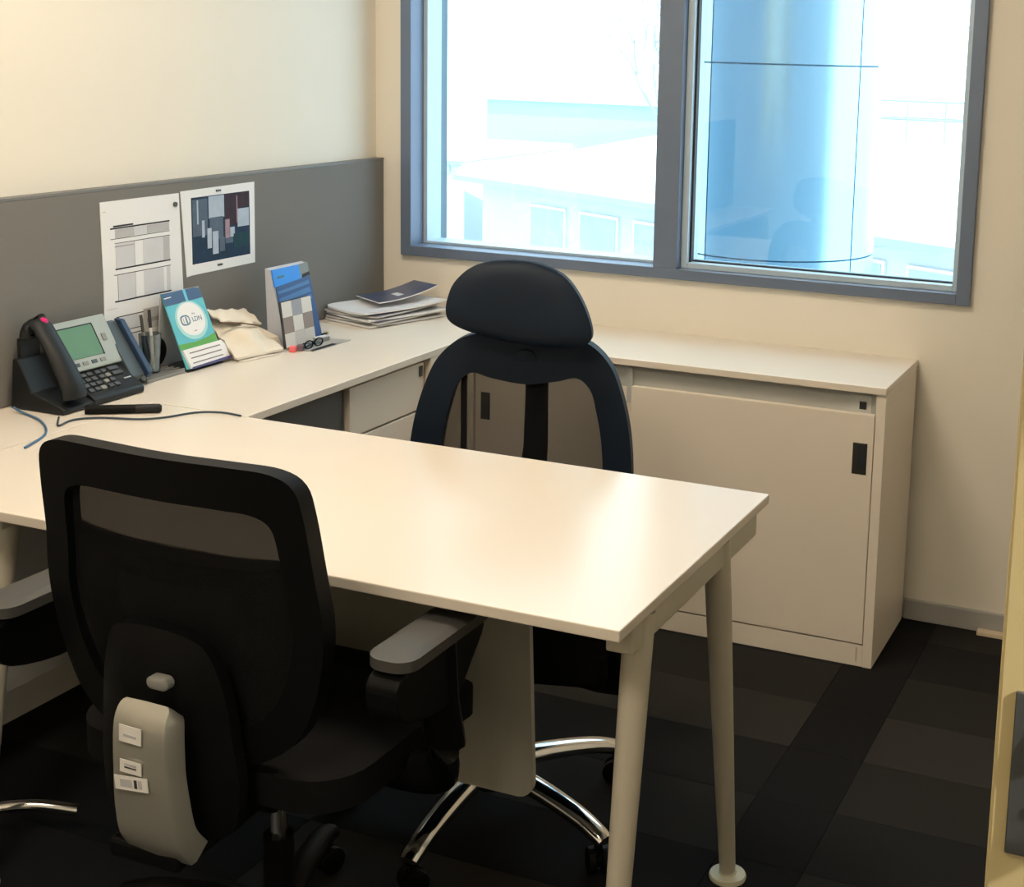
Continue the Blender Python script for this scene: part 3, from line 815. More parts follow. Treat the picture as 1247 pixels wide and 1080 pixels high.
# phone cables lying on the worktop
cpath = smooth_path([(x, y, HT + 0.003) for x, y in [(0.190, -1.500), (0.237, -1.550), (0.229, -1.51), (0.243, -1.48), (0.278, -1.457), (0.343, -1.434), (0.378, -1.399), (0.40, -1.349), (0.424, -1.322), (0.463, -1.309), (0.508, -1.314)]], 5)
tag(MB().tube(cpath, 0.0022, 8).build('telephone_cord', mat('cord_dark_blue', (0.03, 0.05, 0.08), 0.5, var=0.1), smooth=True), 'thin dark cord curving over the worktop towards the desk edge', 'cable')
cpath = smooth_path([(0.074, -1.508, HT + 0.012), (0.100, -1.508, HT + 0.004), (0.182, -1.540, HT + 0.003), (0.261, -1.609, HT + 0.003), (0.30, -1.70, HT + 0.003)], 5)
tag(MB().tube(cpath, 0.0025, 8).build('network_cable', mat('cable_blue', (0.06, 0.15, 0.28), 0.5, var=0.1), smooth=True), 'blue network cable running from the telephone behind the visitor chair', 'cable')
bar = thing('marker_pen', 'thick black marker lying on the worktop in front of the telephone', 'pen', (0.27, -1.40, HT))
bp0, bp1 = Vector((0.212, -1.448, HT + 0.010)), Vector((0.340, -1.362, HT + 0.010))
MB().tube([bp0, bp0.lerp(bp1, 0.66)], 0.0095, 16).build('barrel', M_BLACK, bar, smooth=True)
MB().tube([bp0.lerp(bp1, 0.66), bp0.lerp(bp1, 0.97), bp1], [0.0098, 0.0098, 0.006], 16).build('cap', M_PHB, bar, smooth=True)

# ------------------------------------------------------------------ cup, pens, tape, tray
cu = thing('pen_cup', 'small clear plastic cup beside the telephone holding pens', 'cup', (0.100, -1.120, HT))
cp = MB()
prof = [(0.021, 0.0135), (0.026, 0.105), (0.0245, 0.105), (0.0195, 0.0165)]
cp.lathe((0.100, -1.120, HT), prof, 28)
cp.build('cup_wall', M_CUP, cu, smooth=True)
def pen(x, y, dx, dy, h, m, label):
    t = thing('pen', label, 'pen', (x, y, HT + 0.018))
    p0, p1 = Vector((x, y, HT + 0.0185)), Vector((x + dx, y + dy, HT + h))
    MB().tube([p0, p0.lerp(p1, 0.03), p0.lerp(p1, 0.7)], [0.0012, 0.0035, 0.0035], 10).build('barrel', m, t, smooth=True)
    MB().tube([p0.lerp(p1, 0.7), p1], 0.0038, 10).build('cap', M_INK if m is M_WHITE else M_LOCK, t, smooth=True)
pen(0.098, -1.126, -0.012, -0.006, 0.150, M_GREYP, 'grey pen standing upright in the clear cup')
pen(0.104, -1.114, -0.018, 0.010, 0.158, M_WHITE, 'white pen with black cap standing in the clear cup')
tr = thing('tape_roll', 'round black tape roll standing behind the clear cup', 'tape', (0.062, -1.095, HT))
Mx = Matrix.Rotation(math.radians(90), 3, 'Y')
o_, i_ = [], []
for k in range(32):
    q = 2 * math.pi * k / 32
    o_.append((0.036 * math.cos(q), 0.036 * math.sin(q)))
    i_.append((0.018 * math.cos(q), 0.018 * math.sin(q)))
rg = MB().ring(o_, i_, lambda a, b: (a, 0, b), 0.02)
for v in rg.v:
    v.x, v.y, v.z = 0.052 + v.y, -1.068 + v.x, HT + 0.049 + v.z
rg.build('tape', M_BLACK, tr, smooth=True)
pad_ = thing('document_tray', 'flat grey ribbed desk tray under the clear cup', 'tray', (0.07, -1.1, HT))
B(0.034, 0.138, -1.175, -1.045, HT + 0.0005, HT + 0.008).build('tray_base', mat('tray_grey', (0.26, 0.26, 0.25), 0.6, var=0.05), pad_, bevel=0.001)
for k in range(7):
    B(0.034 + k * 0.0165, 0.038 + k * 0.0165, -1.175, -1.045, HT + 0.008, HT + 0.0125).build('rib', mat('tray_rib_grey', (0.17, 0.17, 0.165), 0.6, var=0.05), pad_)
lf = thing('leaflet', 'grey printed leaflet leaning on the board behind the cup', 'paper', (0.04, -1.02, HT))
LQ = lambda y, z, h: (0.032 + 0.010 * (0.875 - z) / 0.14 + h, y, z)
MB().prism([(-1.090, HT + 0.009), (-0.985, HT + 0.009), (-0.985, 0.868), (-1.062, 0.868)], lambda a, b: LQ(a, b, 0), lambda a, b: LQ(a, b, 0.0012)).build('sheet', mat('leaflet_grey', (0.36, 0.355, 0.345), 0.7, var=0.08), lf)
for k in range(4):
    z = 0.845 - k * 0.026
    MB().prism([(-1.055, z - 0.010), (-1.000, z - 0.010), (-1.000, z), (-1.055, z)], lambda a, b: LQ(a, b, 0.0012), lambda a, b: LQ(a, b, 0.0016)).build('printed_block', M_CELL2 if k % 2 else M_GREYP, lf)

# ------------------------------------------------------------------ teal tent calendar
tc_ = thing('tent_calendar', 'teal and green tent calendar with white oval logo on the worktop', 'calendar', (0.10, -0.97, HT))
C_top, C_bot = Vector((0.062, 0, 0.902)), Vector((0.142, 0, HT + 0.004))
def cal(y, q, h, tp=C_top, bt=C_bot):
    d = bt - tp
    n = Vector((-d.z, 0, d.x)).normalized()
    n = n if n.x > 0 else -n
    p = tp + d * q + n * h
    # slight fan: lower edge sits a little further along the wall
    return Vector((p.x, y - 0.008 * q, p.z))
def cshape(poly, h0, h1, name, m, parent, fn=cal):
    return MB().prism(poly, lambda a, b: fn(a, b, h0), lambda a, b: fn(a, b, h1)).build(name, m, parent)
CY0, CY1 = -1.034, -0.898
fr = cshape([(CY0, 0.0), (CY1 - 0.02, 0.0), (CY1 - 0.006, 0.015), (CY1, 0.05), (CY1, 0.98), (CY0, 0.98)], -0.0025, 0, 'front_card', mat('card_teal', (0.10, 0.46, 0.56), 0.5, var=0.12, scale=14), tc_)
cshape([(CY0, 0.0), (CY1 - 0.02, 0.0), (CY1 - 0.006, 0.015), (CY1, 0.05), (CY1, 0.145), (CY0, 0.165)], 0, 0.0006, 'header_band', mat('card_navy', (0.035, 0.085, 0.19), 0.5, var=0.12, scale=14), fr)
cshape([(CY0 + 0.074, 0.0), (CY0 + 0.083, 0.0), (CY0 + 0.083, 0.150), (CY0 + 0.074, 0.150)], 0.0006, 0.0010, 'header_stripe', mat('card_cyan', (0.12, 0.52, 0.70), 0.5, var=0.05), fr)
cshape([(CY0 + 0.003, 0.060), (CY0 + 0.028, 0.056), (CY0 + 0.028, 0.066), (CY0 + 0.003, 0.072)], 0.0006, 0.0010, 'header_mark', M_PAPER, fr)
cshape([(CY0, 0.66), (CY0 + 0.06, 0.672), (CY0 + 0.10, 0.655), (CY1, 0.62), (CY1, 0.735), (CY0, 0.735)], 0, 0.0006, 'green_hill', mat('card_green', (0.10, 0.36, 0.05), 0.5, var=0.15, scale=20), fr)
ov = [(-0.963 + 0.050 * math.cos(2 * math.pi * k / 32) * 1.10, 0.395 + 0.232 * math.sin(2 * math.pi * k / 32) * 1.08) for k in range(32)]
cshape(ov, 0, 0.0006, 'oval_halo', mat('card_mint', (0.35, 0.66, 0.66), 0.5, var=0.1, scale=20), fr)
ov = [(-0.963 + 0.047 * math.cos(2 * math.pi * k / 32), 0.382 + 0.215 * math.sin(2 * math.pi * k / 32)) for k in range(32)]
cshape(ov, 0.0006, 0.0010, 'white_oval', M_PAPER, fr)
def squircle(cy, cq, ry_, rq):
    return [(cy + ry_ * math.copysign(abs(math.cos(2 * math.pi * k / 24)) ** 0.7, math.cos(2 * math.pi * k / 24)), cq + rq * math.copysign(abs(math.sin(2 * math.pi * k / 24)) ** 0.7, math.sin(2 * math.pi * k / 24))) for k in range(24)]
M_LOGO = mat('logo_slate_blue', (0.05, 0.16, 0.25), 0.5, var=0.08)
cshape(squircle(-0.985, 0.385, 0.0165, 0.066), 0.0010, 0.0013, 'logo_ring', M_LOGO, fr)
cshape(squircle(-0.985, 0.385, 0.0125, 0.048), 0.0013, 0.0016, 'logo_field', M_PAPER, fr)
cshape([(-0.9835, 0.345), (-0.979, 0.345), (-0.979, 0.43), (-0.9835, 0.43)], 0.0016, 0.0019, 'logo_bar', M_LOGO, fr)
cshape([(-0.9925, 0.355), (-0.9905, 0.355), (-0.9905, 0.42), (-0.9925, 0.42)], 0.0016, 0.0019, 'logo_bar', mat('logo_olive', (0.35, 0.35, 0.12), 0.5, var=0.08), fr)
dd = (C_bot - C_top).normalized()
nn = Vector((-dd.z, 0, dd.x))
nn = nn if nn.x > 0 else -nn
MT = Matrix((Vector((0, 1, 0)), -dd, nn)).transposed()
text_mesh('LDN', 0.0175, 'logo_text', M_LOGO, fr, MT, cal(-0.9435, 0.395, 0.0013))
text_mesh('the', 0.009, 'logo_text', M_CELL2, fr, MT, cal(-0.951, 0.320, 0.0013))
cshape([(-0.966, 0.536), (-0.957, 0.533), (-0.957, 0.540), (-0.966, 0.543)], 0.0010, 0.0013, 'small_mark', M_INK, fr)
# white note leaves at the foot
lv = cshape([(CY0 + 0.002, 0.742), (CY1 + 0.006, 0.735), (CY1 + 0.016, 0.80), (CY1 + 0.018, 0.985), (CY0 + 0.010, 0.985)], 0.0, 0.006, 'note_leaves', M_PAPER, tc_)
for k in range(3):
    q = 0.79 + k * 0.065
    cshape([(CY0 + 0.020, q), (CY1 - 0.004, q - 0.004), (CY1 - 0.004, q + 0.010), (CY0 + 0.020, q + 0.014)], 0.006, 0.0064, 'printed_line', mat('print_mauve_grey', (0.22, 0.19, 0.20), 0.8, var=0.1), lv)
cshape([(CY0 + 0.014, 0.972), (CY1 + 0.020, 0.958), (CY1 + 0.020, 0.995), (CY0 + 0.010, 0.995)], 0.0005, 0.009, 'violet_edge', mat('card_violet', (0.06, 0.045, 0.16), 0.5, var=0.1), lv)
MB().prism([(0.062, 0.902), (0.058, 0.902), (0.042, HT + 0.001), (0.046, HT + 0.001)], lambda a, b: (a, CY0, b), lambda a, b: (a, CY1, b)).build('back_card', mat('card_grey', (0.40, 0.41, 0.42), 0.6, var=0.05), tc_)
B(0.043, 0.142, CY0 - 0.006, CY1 - 0.012, HT + 0.0004, HT + 0.002).build('base_card', M_INK, tc_)

# ------------------------------------------------------------------ cream paper bag
random.seed(3)
bgx = thing('paper_bag', 'crumpled cream paper bag lying between the two calendars', 'paper bag', (0.13, -0.78, HT))
def lerp4(u, v):
    a, b = Vector((0.052, -0.862, 0.806)), Vector((0.052, -0.700, 0.795))
    c, d = Vector((0.172, -0.895, HT + 0.012)), Vector((0.196, -0.742, HT + 0.010))
    return (a.lerp(b, u)).lerp(c.lerp(d, u), v)
def crumple(u, v):
    p = lerp4(u, v)
    h = 0.006 * math.sin(9 * u + 5 * v) + 0.005 * math.sin(15 * u - 8 * v + 1) + 0.004 * math.sin(25 * v + 7 * u)
    bulge = 0.030 * math.sin(math.pi * min(1, max(0, u))) * math.sin(math.pi * min(1, v * 1.05)) ** .7
    return p + Vector((0.35, 0, 0.75)) * (bulge + h * math.sin(math.pi * v) ** .5 if 0 < v < 1 else 0)
MB().grid(crumple, 18, 14, 0.006).build('bag_front', M_PAPERY, bgx, smooth=True)
def fold(u, v):
    a, b = Vector((0.050, -0.868, 0.826)), Vector((0.050, -0.705, 0.803))
    c, d = Vector((0.100, -0.872, 0.805)), Vector((0.118, -0.730, 0.778))
    p = a.lerp(b, u).lerp(c.lerp(d, u), v)
    return p + Vector((0.3, 0, 0.9)) * (0.012 * math.sin(math.pi * u) * math.sin(math.pi * v) + 0.003 * math.sin(22 * u + 9 * v) + 0.012)
MB().grid(fold, 14, 8, 0.004).build('folded_top', M_PAPERY, bgx, smooth=True)
MB().prism([(0.052, HT + 0.001), (0.165, HT + 0.001), (0.150, HT + 0.03), (0.056, HT + 0.06)], lambda a, b: (a, -0.875, b), lambda a, b: (a, -0.70, b)).build('bag_body', M_PAPERY, bgx)
MB().prism([(0.150, -0.860), (0.205, -0.765), (0.206, -0.770), (0.185, -0.888), (0.176, -0.893)], lambda a, b: (a, b, HT + 0.0006), lambda a, b: (a, b, HT + 0.003)).build('bag_flap', M_PAPERY, bgx)
st = thing('fold_shade_strip', 'brown strip painting the shade in the fold of the paper bag', 'stick', (0.12, -0.80, 0.78))  # brown strip stands in for the shadow inside the bag's fold
MB().tube(smooth_path([(0.112, -0.880, 0.812), (0.126, -0.820, 0.802), (0.142, -0.757, 0.786)], 4), 0.0035, 10, ry=0.002).build('shade_strip_body', mat('fold_shade_brown', (0.16, 0.10, 0.07), 0.7, var=0.2, scale=80), st, smooth=True)

# ------------------------------------------------------------------ blue tent calendar with checked card
bc = thing('tent_calendar', 'bright blue wedge-shaped tent calendar with white side near the corner', 'calendar', (0.11, -0.62, HT))
BY0, BY1 = -0.692, -0.535
side = [(0.112, HT + 0.001), (0.1685, HT + 0.001), (0.1225, 0.920), (0.106, 0.923)]
MB().prism(side, lambda a, b: (a, BY0, b), lambda a, b: (a, BY1, b)).build('wedge_body', mat('card_lilac_white', (0.52, 0.55, 0.64), 0.6, var=0.03), bc)
T2, B2 = Vector((0.124, 0, 0.920)), Vector((0.170, 0, HT + 0.003))
fn2 = lambda y, q, h: cal(y, q, h, T2, B2)
def c2(poly, h0, h1, name, m):
    return MB().prism(poly, lambda a, b: fn2(a, b, h0), lambda a, b: fn2(a, b, h1)).build(name, m, bc)
c2([(BY0 + 0.006, 0.22), (BY1, 0.17), (BY1 + 0.008, 0.985), (BY0 + 0.006, 0.985)], 0.0005, 0.0022, 'front_picture', mat('card_deep_blue', (0.018, 0.075, 0.24), 0.45, var=0.2, scale=15))
for k, (q, hh) in enumerate(((0.27, 0.05), (0.36, 0.07), (0.46, 0.06))):
    c2([(BY0 + 0.012, q + 0.02), (BY0 + 0.06, q), (BY1 - 0.01, q - 0.045), (BY1 - 0.006, q - 0.045 + hh), (BY0 + 0.06, q + hh * .8), (BY0 + 0.012, q + hh)], 0.0022, 0.0026, 'picture_wave', mat('card_mid_blue', (0.045, 0.17, 0.42), 0.45, var=0.2, scale=15))
c2([(BY0, 0.0), (BY1 - 0.042, 0.0), (BY1 - 0.040, 0.185), (BY0, 0.225)], 0.0008, 0.0036, 'blue_header', mat('card_bright_blue', (0.010, 0.24, 0.80), 0.45, var=0.04))
c2([(BY0 + 0.016, 0.095), (BY0 + 0.045, 0.090), (BY0 + 0.045, 0.120), (BY0 + 0.016, 0.128)], 0.0036, 0.0040, 'header_logo', M_LOGO)
c2([(BY1 - 0.042, 0.0), (BY1, -0.01), (BY1, 0.155), (BY1 - 0.040, 0.185)], 0.0008, 0.0030, 'grey_corner', mat('card_corner_grey', (0.18, 0.21, 0.21), 0.5, var=0.2, scale=40))
c2([(BY1 - 0.032, 0.135), (BY1, 0.115), (BY1, 0.165), (BY1 - 0.036, 0.180)], 0.0030, 0.0036, 'corner_shade', M_INK)  # dark band paints the shadow at the calendar's corner

ck = thing('sample_card', 'checked sample card of white grey and brown squares propped on the blue calendar', 'card', (0.18, -0.64, HT))
T3, B3 = Vector((0.170, 0, 0.842)), Vector((0.192, 0, HT + 0.004))
fn3 = lambda y, q, h: cal(y, q, h, T3, B3)
def c3(poly, h0, h1, name, m):
    return MB().prism(poly, lambda a, b: fn3(a, b, h0), lambda a, b: fn3(a, b, h1)).build(name, m, ck)
KY = [-0.716, -0.6735, -0.631, -0.588]
c3([(KY[0] - 0.008, -0.02), (KY[3] + 0.001, -0.01), (KY[3] + 0.001, 0.99), (KY[0] - 0.008, 0.99)], 0, 0.0018, 'backing', M_INK)
cm = [mat('sq_white', (0.66, 0.65, 0.62), 0.7, var=0.04), mat('sq_blue_grey', (0.30, 0.32, 0.37), 0.7, var=0.05), mat('sq_brown', (0.27, 0.225, 0.21), 0.7, var=0.06), mat('sq_pale', (0.55, 0.53, 0.52), 0.7, var=0.05)]
for r_, row in enumerate(((0, 1, 0), (2, 0, 2), (0, 3, 3))):
    for k in range(3):
        q0, q1 = 0.0 + r_ * 0.34, 0.335 + r_ * 0.34 if r_ < 2 else 0.98
        c3([(KY[k] + 0.0005, q0), (KY[k + 1] - 0.0005, q0), (KY[k + 1] - 0.0005, q1), (KY[k] + 0.0005, q1)], 0.0018, 0.0026, 'square', cm[row[k]])

# ------------------------------------------------------------------ small things lying before it
er = thing('eraser', 'small coral pink eraser lying beside the paper bag', 'eraser', (0.212, -0.722, HT))
Mz = rotz(math.radians(20))
MB().obox((0.214, -0.724, HT + 0.0075), 0.016, 0.022, 0.014, Mz).build('rubber', mat('coral_pink', (0.85, 0.16, 0.17), 0.6, var=0.04), er, bevel=0.0015)
MB().obox((0.222, -0.703, HT + 0.0075), 0.017, 0.020, 0.0145, Mz).build('sleeve', mat('sleeve_mauve', (0.16, 0.11, 0.13), 0.5, var=0.1), er, bevel=0.001)
gl = thing('spectacles', 'folded black spectacles in front of the checked card', 'glasses', (0.225, -0.66, HT))
for k, yy in enumerate((-0.683, -0.640)):
    c0 = Vector((0.232 - 0.0 * k, yy, HT + 0.013))
    o_ = [(0.019 * math.cos(2 * math.pi * j / 24), 0.0115 * math.sin(2 * math.pi * j / 24)) for j in range(24)]
    i_ = [(a * 0.84, b * 0.80) for a, b in o_]
    rg = MB().ring(o_, i_, lambda a, b: (a, 0, b), 0.003)
    for v in rg.v:
        v.x, v.y, v.z = c0.x + v.y, c0.y + v.x, c0.z + v.z
    rg.build('rim', M_BLACK, gl, smooth=True)
    ln_ = MB().prism(i_, lambda a, b: (c0.x + 0.001, c0.y + a, c0.z + b), lambda a, b: (c0.x + 0.002, c0.y + a, c0.z + b)).build('lens', M_CUP, gl)
MB().tube([(0.2335, -0.6665, HT + 0.016), (0.2335, -0.6615, HT + 0.018), (0.2335, -0.6565, HT + 0.016)], 0.0016, 8).build('bridge', M_BLACK, gl, smooth=True)
MB().tube([(0.230, -0.701, HT + 0.018), (0.222, -0.69, HT + 0.016), (0.218, -0.63, HT + 0.004)], 0.0018, 8).build('temple', M_BLACK, gl, smooth=True)
MB().tube([(0.230, -0.622, HT + 0.018), (0.225, -0.64, HT + 0.014), (0.224, -0.69, HT + 0.004)], 0.0018, 8).build('temple', M_BLACK, gl, smooth=True)
fo = thing('clear_folder', 'grey plastic wallet lying flat at the foot of the checked card', 'folder', (0.22, -0.60, HT))
MB().prism([(0.198, -0.70), (0.262, -0.705), (0.262, -0.535), (0.198, -0.545)], lambda a, b: (a, b, HT + 0.0004), lambda a, b: (a, b, HT + 0.0024)).build('wallet', mat('wallet_grey', (0.42, 0.41, 0.40), 0.3, var=0.05, scale=30), fo)
MB().prism([(0.248, -0.700), (0.262, -0.703), (0.262, -0.60), (0.248, -0.60)], lambda a, b: (a, b, HT + 0.0024), lambda a, b: (a, b, HT + 0.0032)).build('wallet_strip', M_PHB, fo)
us = thing('memory_stick', 'tiny black memory stick with brass end beside the checked card', 'memory stick', (0.17, -0.525, HT))
Mz = rotz(math.radians(25))
MB().obox((0.174, -0.530, HT + 0.005), 0.012, 0.024, 0.008, Mz).build('case', M_BLACK, us, bevel=0.001)
MB().obox((0.174, -0.530, HT + 0.005) + Mz @ Vector((0, 0.026, 0)) if False else Vector((0.174, -0.530, HT + 0.005)) + Mz @ Vector((0, 0.026, 0)), 0.010, 0.028, 0.005, Mz).build('brass_end', mat('brass', (0.45, 0.36, 0.16), 0.35, metal=0.7, var=0.05), us)
cl = thing('paper_clip_box', 'low grey box of clips between the checked card and spectacles', 'box', (0.205, -0.62, HT))
MB().obox((0.208, -0.590, HT + 0.0085), 0.018, 0.045, 0.012, rotz(math.radians(-8))).build('case', M_GREYP, cl, bevel=0.002)
MB().obox((0.208, -0.590, HT + 0.0155), 0.016, 0.043, 0.002, rotz(math.radians(-8))).build('lid', M_CELL, cl)

# ------------------------------------------------------------------ magazines in the corner
random.seed(5)
mg_cols = [((0.62, 0.60, 0.58), 'pale cream magazine at the bottom of the corner stack'),
           ((0.20, 0.21, 0.25), 'dark grey magazine second from the bottom of the corner stack'),
           ((0.66, 0.67, 0.70), 'white magazine in the middle of the corner stack'),
           ((0.17, 0.18, 0.23), 'slate magazine with curled edge under the white sheets'),
           ((0.70, 0.71, 0.75), 'white brochure with lifted edge under the navy booklet')]
for k, (c, lab) in enumerate(mg_cols):
    t = thing('magazine', lab, 'magazine', (0.19, -0.21, HT))
    a = math.radians(-17 + (0, 5, -3, 6, -5)[k])
    w, d = (0.205, 0.285)
    z0 = HT + 0.001 + k * 0.0075
    cx, cy = 0.165 + 0.004 * (k % 3), -0.215 + 0.006 * (k % 2)
    R_ = rotz(a)
    lift = (0.0, 0.004, 0.004, 0.010, 0.012)[k]
    def pg(u, v, z0=z0, R_=R_, cx=cx, cy=cy, lift=lift, h=0.0):
        p = R_ @ Vector(((u - 0.5) * w, (v - 0.5) * d, 0))
        return (max(0.033, cx + p.x), min(-0.004, cy + p.y), z0 + h + 0.0055 + lift * (abs(u - 0.45) * 1.8) ** 2 * .6 + lift * (v) ** 3 * 1.0)
    MB().grid(pg, 10, 10, 0.0045).build('pages', M_PAPER if k % 2 == 0 else mat('page_grey', (0.55, 0.54, 0.52), 0.8, var=0.05), t, smooth=True)
    MB().grid(lambda u, v: pg(u, v, h=0.0012), 10, 10, 0.0010).build('cover', mat('mag_cover_%d' % k, c, 0.45, var=0.08, scale=18), t, smooth=True)
bk = thing('booklet', 'navy blue booklet with upturned corner on top of the corner stack', 'booklet', (0.20, -0.15, HT + 0.05))
def bkf(u, v, h=0.0):
    R_ = rotz(math.radians(-30))
    p = R_ @ Vector(((u - 0.5) * 0.14, (v - 0.5) * 0.19, 0))
    return (max(0.034, 0.172 + p.x), min(-0.004, -0.160 + p.y), HT + 0.0525 + h + 0.034 * v ** 2 + 0.006 * u * v + 0.004 * (1 - v))
MB().grid(bkf, 10, 10, 0.003).build('pages', M_PAPER, bk, smooth=True)
cv = MB().grid(lambda u, v: bkf(u, v, 0.0010), 10, 10, 0.0008).build('cover', mat('booklet_navy', (0.055, 0.075, 0.14), 0.3, var=0.3, scale=12), bk, smooth=True)
MB().grid(lambda u, v: Vector(bkf(0.45 + 0.30 * u, 0.42 + 0.10 * v, 0.0016)), 6, 3, 0.0005).build('cover_print', M_CELL, cv)

# ------------------------------------------------------------------ outdoors
GZ = -4.6
struct(B(-160, 120, 0.26, 220, GZ - 0.2, GZ).build('ground', mat('pale_paving', (0.55, 0.58, 0.60), 0.9, var=0.08, scale=0.6)))
# big round metal-clad column close to the window
cc = thing('clad_column', 'large round blue metal-clad column standing outside the window', 'column', (0.33, 3.4, GZ))
CXC, CYC, CR = 0.225, 3.45, 0.515
MCOL = mat('column_blue_cladding', (0.42, 0.68, 0.84), 0.24, metal=0.85, var=0.06, scale=2.5, stretch=(6, 6, .2))
zj = [GZ, -3.2, -1.85, 0.50, 1.455, 2.75, 4.6, 6.0]
npan = 4
for a in range(npan):
    a0 = 2 * math.pi * a / npan - 2.01
    a1 = a0 + 2 * math.pi / npan
    for i in range(len(zj) - 1):
        pts = []
        k = 16
        for j in range(k + 1):
            q = a0 + 0.008 + (a1 - a0 - 0.016) * j / k
            pts.append((CXC + CR * math.cos(q), CYC + CR * math.sin(q)))
        for j in reversed(range(k + 1)):
            q = a0 + 0.008 + (a1 - a0 - 0.016) * j / k
            pts.append((CXC + (CR - 0.02) * math.cos(q), CYC + (CR - 0.02) * math.sin(q)))
        z0, z1 = zj[i] + 0.004, zj[i + 1] - 0.004
        MB().prism(pts, lambda p, q: (p, q, z0), lambda p, q: (p, q, z1)).build('cladding_panel', MCOL, cc, smooth=True)
MB().lathe((CXC, CYC, GZ), [(CR - 0.022, 0), (CR - 0.022, 10.6)], 40).build('core', mat('column_core_blue', (0.22, 0.42, 0.55), 0.6, var=0.05), cc, smooth=True)

# long white-roofed building across the way
E0 = Vector((-11.4, 21.0, 0))
ud = Vector((0.897, -0.442, 0)).normalized()
nd = Vector((0.442, 0.897, 0)).normalized()
hb = thing('white_building', 'long low building with sunlit white roof across the yard', 'building', (-3, 18, GZ))
P = lambda s_, n_, z: E0 + ud * s_ + nd * n_ + Vector((0, 0, z))
LEN = 20.0
M_WBW = mat('facade_pale', (0.60, 0.66, 0.71), 0.8, var=0.05, scale=1)
w_ = MB()
w_.add([P(0, .35, GZ), P(LEN, .35, GZ), P(LEN, 10, GZ), P(0, 10, GZ), P(0, .35, -1.12), P(LEN, .35, -1.12), P(LEN, 10, -1.12), P(0, 10, -1.12)],
       [(3, 2, 1, 0), (4, 5, 6, 7), (0, 1, 5, 4), (1, 2, 6, 5), (2, 3, 7, 6), (3, 0, 4, 7)])
wall = w_.build('wall', M_WBW, hb)
r_ = MB()
r_.add([P(-.4, 0, -1.10), P(LEN, 0, -1.10), P(LEN, 5.2, -0.22), P(1.2, 5.2, -0.22), P(LEN, 10.4, -1.10), P(-.4, 10.4, -1.10),
        P(-.4, 0, -0.98), P(LEN, 0, -0.98), P(LEN, 5.2, -0.10), P(1.2, 5.2, -0.10), P(LEN, 10.4, -0.98), P(-.4, 10.4, -0.98)],
       [(0, 1, 2, 3), (3, 2, 4, 5), (0, 3, 5), (6, 7, 8, 9), (9, 8, 10, 11), (6, 9, 11), (0, 1, 7, 6), (5, 4, 10, 11), (0, 5, 11, 6), (1, 2, 8, 7), (2, 4, 10, 8)])
r_.build('roof', mat('white_roof', (0.82, 0.85, 0.86), 0.6, var=0.03, scale=1), hb)
g_ = MB()
g_.add([P(-.4, -0.10, -1.16), P(LEN, -0.10, -1.16), P(LEN, 0, -1.16), P(-.4, 0, -1.16), P(-.4, -0.10, -1.05), P(LEN, -0.10, -1.05), P(LEN, 0, -1.05), P(-.4, 0, -1.05)],
       [(3, 2, 1, 0), (4, 5, 6, 7), (0, 1, 5, 4), (1, 2, 6, 5), (2, 3, 7, 6), (3, 0, 4, 7)])
g_.build('gutter', mat('gutter_grey', (0.42, 0.48, 0.52), 0.6, var=0.05), hb)
M_WG = mat('far_window_glass', (0.42, 0.58, 0.66), 0.4, var=0.1, scale=2)
for k in range(12):
    s0 = 1.6 + k * 1.5
    wn = MB()
    wn.add([P(s0, .30, -2.55), P(s0 + 1.1, .30, -2.55), P(s0 + 1.1, .36, -2.55), P(s0, .36, -2.55), P(s0, .30, -1.45), P(s0 + 1.1, .30, -1.45), P(s0 + 1.1, .36, -1.45), P(s0, .36, -1.45)],
           [(3, 2, 1, 0), (4, 5, 6, 7), (0, 1, 5, 4), (1, 2, 6, 5), (2, 3, 7, 6), (3, 0, 4, 7)])
    wo = wn.build('window', M_WHITE, hb)
    pn = MB()
    pn.add([P(s0 + .06, .285, -2.49), P(s0 + 1.04, .285, -2.49), P(s0 + 1.04, .30, -2.49), P(s0 + .06, .30, -2.49), P(s0 + .06, .285, -1.51), P(s0 + 1.04, .285, -1.51), P(s0 + 1.04, .30, -1.51), P(s0 + .06, .30, -1.51)],
           [(3, 2, 1, 0), (4, 5, 6, 7), (0, 1, 5, 4), (1, 2, 6, 5), (2, 3, 7, 6), (3, 0, 4, 7)])
    pn.build('pane', M_WG, wo)

# lower annexe seen at the left edge of the window
an = thing('annexe_building', 'pale flat-roofed annexe beside the white-roofed building', 'building', (-14, 23, GZ))
B(-17.5, -12.05, 22.0, 27.0, GZ, -0.86).build('wall', mat('annexe_render', (0.66, 0.72, 0.75), 0.85, var=0.05, scale=1), an)
B(-17.6, -12.0, 21.9, 27.1, -0.86, -0.76).build('roof', M_WHITE, an)
for k in range(2):
    wn = B(-12.55 + k * 0.24, -12.38 + k * 0.24, 21.95, 22.0, -1.12, -0.95).build('window', M_WG, an)
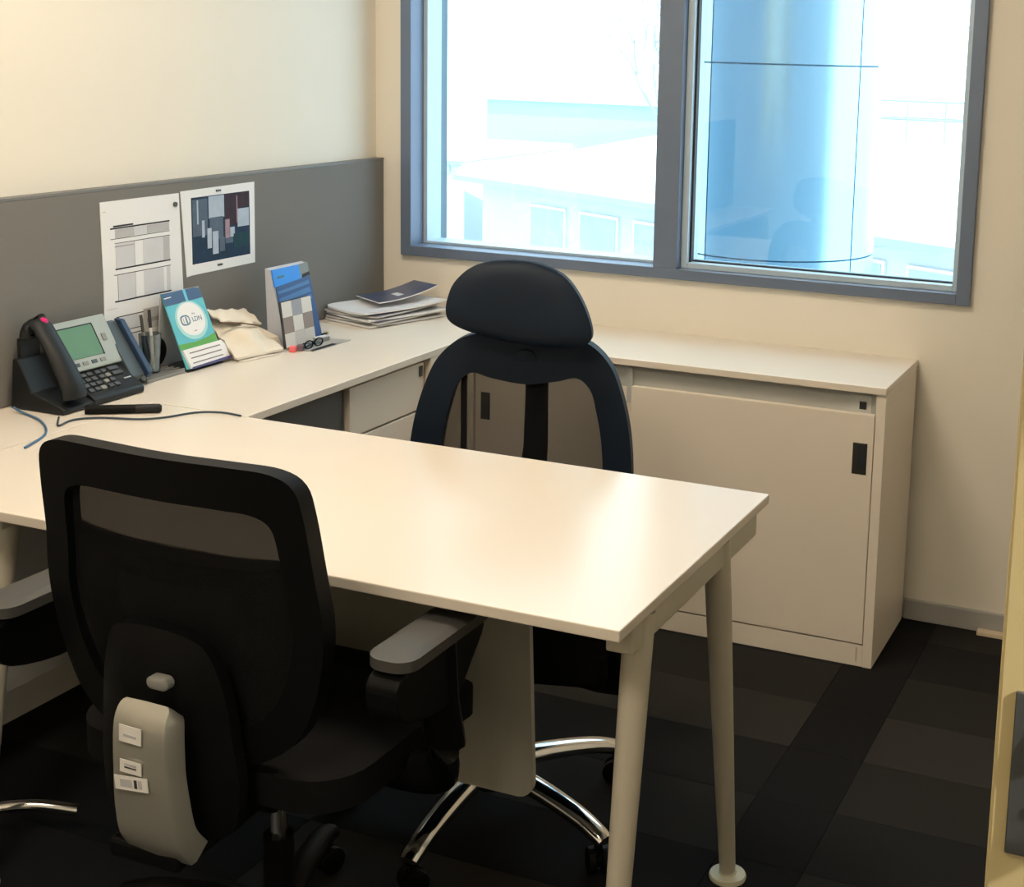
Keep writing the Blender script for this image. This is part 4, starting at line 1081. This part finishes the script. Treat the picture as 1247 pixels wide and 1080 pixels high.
# far block behind the roof, pale cyan
fb = thing('far_block', 'pale cyan block in the distance beyond the white roof', 'building', (-14, 46, GZ))
B(-24.0, 2.0, 45, 52, GZ, -0.55).build('wall', mat('far_cyan_wall', (0.36, 0.60, 0.66), 0.85, var=0.04, scale=.5), fb)
B(-24.2, 2.2, 44.8, 52.2, -0.55, -0.32).build('roof', M_WHITE, fb)
# railing at the far yard
rlg = thing('yard_railing', 'thin metal railing along the raised yard behind the column', 'railing', (-2, 31, GZ))
B(-9, 6, 31.8, 44, GZ, -0.62).build('yard_wall', mat('yard_pale', (0.62, 0.68, 0.70), 0.85, var=0.05, scale=.5), rlg)
M_RLG = mat('railing_grey', (0.34, 0.40, 0.44), 0.5, metal=0.3, var=0.05)
for z in (0.40, -0.05):
    MB().tube([(-9, 32.0, z), (6, 32.0, z)], 0.03, 8).build('rail', M_RLG, rlg)
for k in range(16):
    MB().tube([(-8.9 + k * 0.95, 32.0, -0.62), (-8.9 + k * 0.95, 32.0, 0.40)], 0.028, 8).build('post', M_RLG, rlg)

# bare pale trees
def tree(x, y, z, h, seed, label):
    rnd = random.Random(seed)
    t = thing('bare_tree', label, 'tree', (x, y, z))
    tr_, br = MB(), MB()
    def grow(p, d, L, r, depth):
        q = p + d * L
        mid = p.lerp(q, .5) + Vector((rnd.uniform(-1, 1), rnd.uniform(-1, 1), 0)) * L * .05
        (tr_ if depth == 0 else br).tube([p, mid, q], [r, r * .85, r * .7], 6)
        if depth < 5:
            for _ in range(3 if depth else 4):
                nd_ = (d + Vector((rnd.uniform(-1, 1), rnd.uniform(-1, 1), rnd.uniform(-.25, .7))) * .75).normalized()
                grow(p.lerp(q, rnd.uniform(.55, 1.0)), nd_, L * rnd.uniform(.55, .78), r * .55, depth + 1)
    grow(Vector((x, y, z)), Vector((0, 0, 1)), h * .38, h * .010, 0)
    M_BK = mat('bark_pale', (0.40, 0.44, 0.48), 0.9, var=0.2, scale=6)
    tr_.build('trunk', M_BK, t, smooth=True)
    br.build('branches', M_BK, t, smooth=True)
tree(-12.4, 34.0, GZ, 11, 11, 'tall bare tree behind the white-roofed building left of the mullion')
tree(-6.8, 57.0, GZ, 14, 23, 'bare tree rising behind the yard railing')
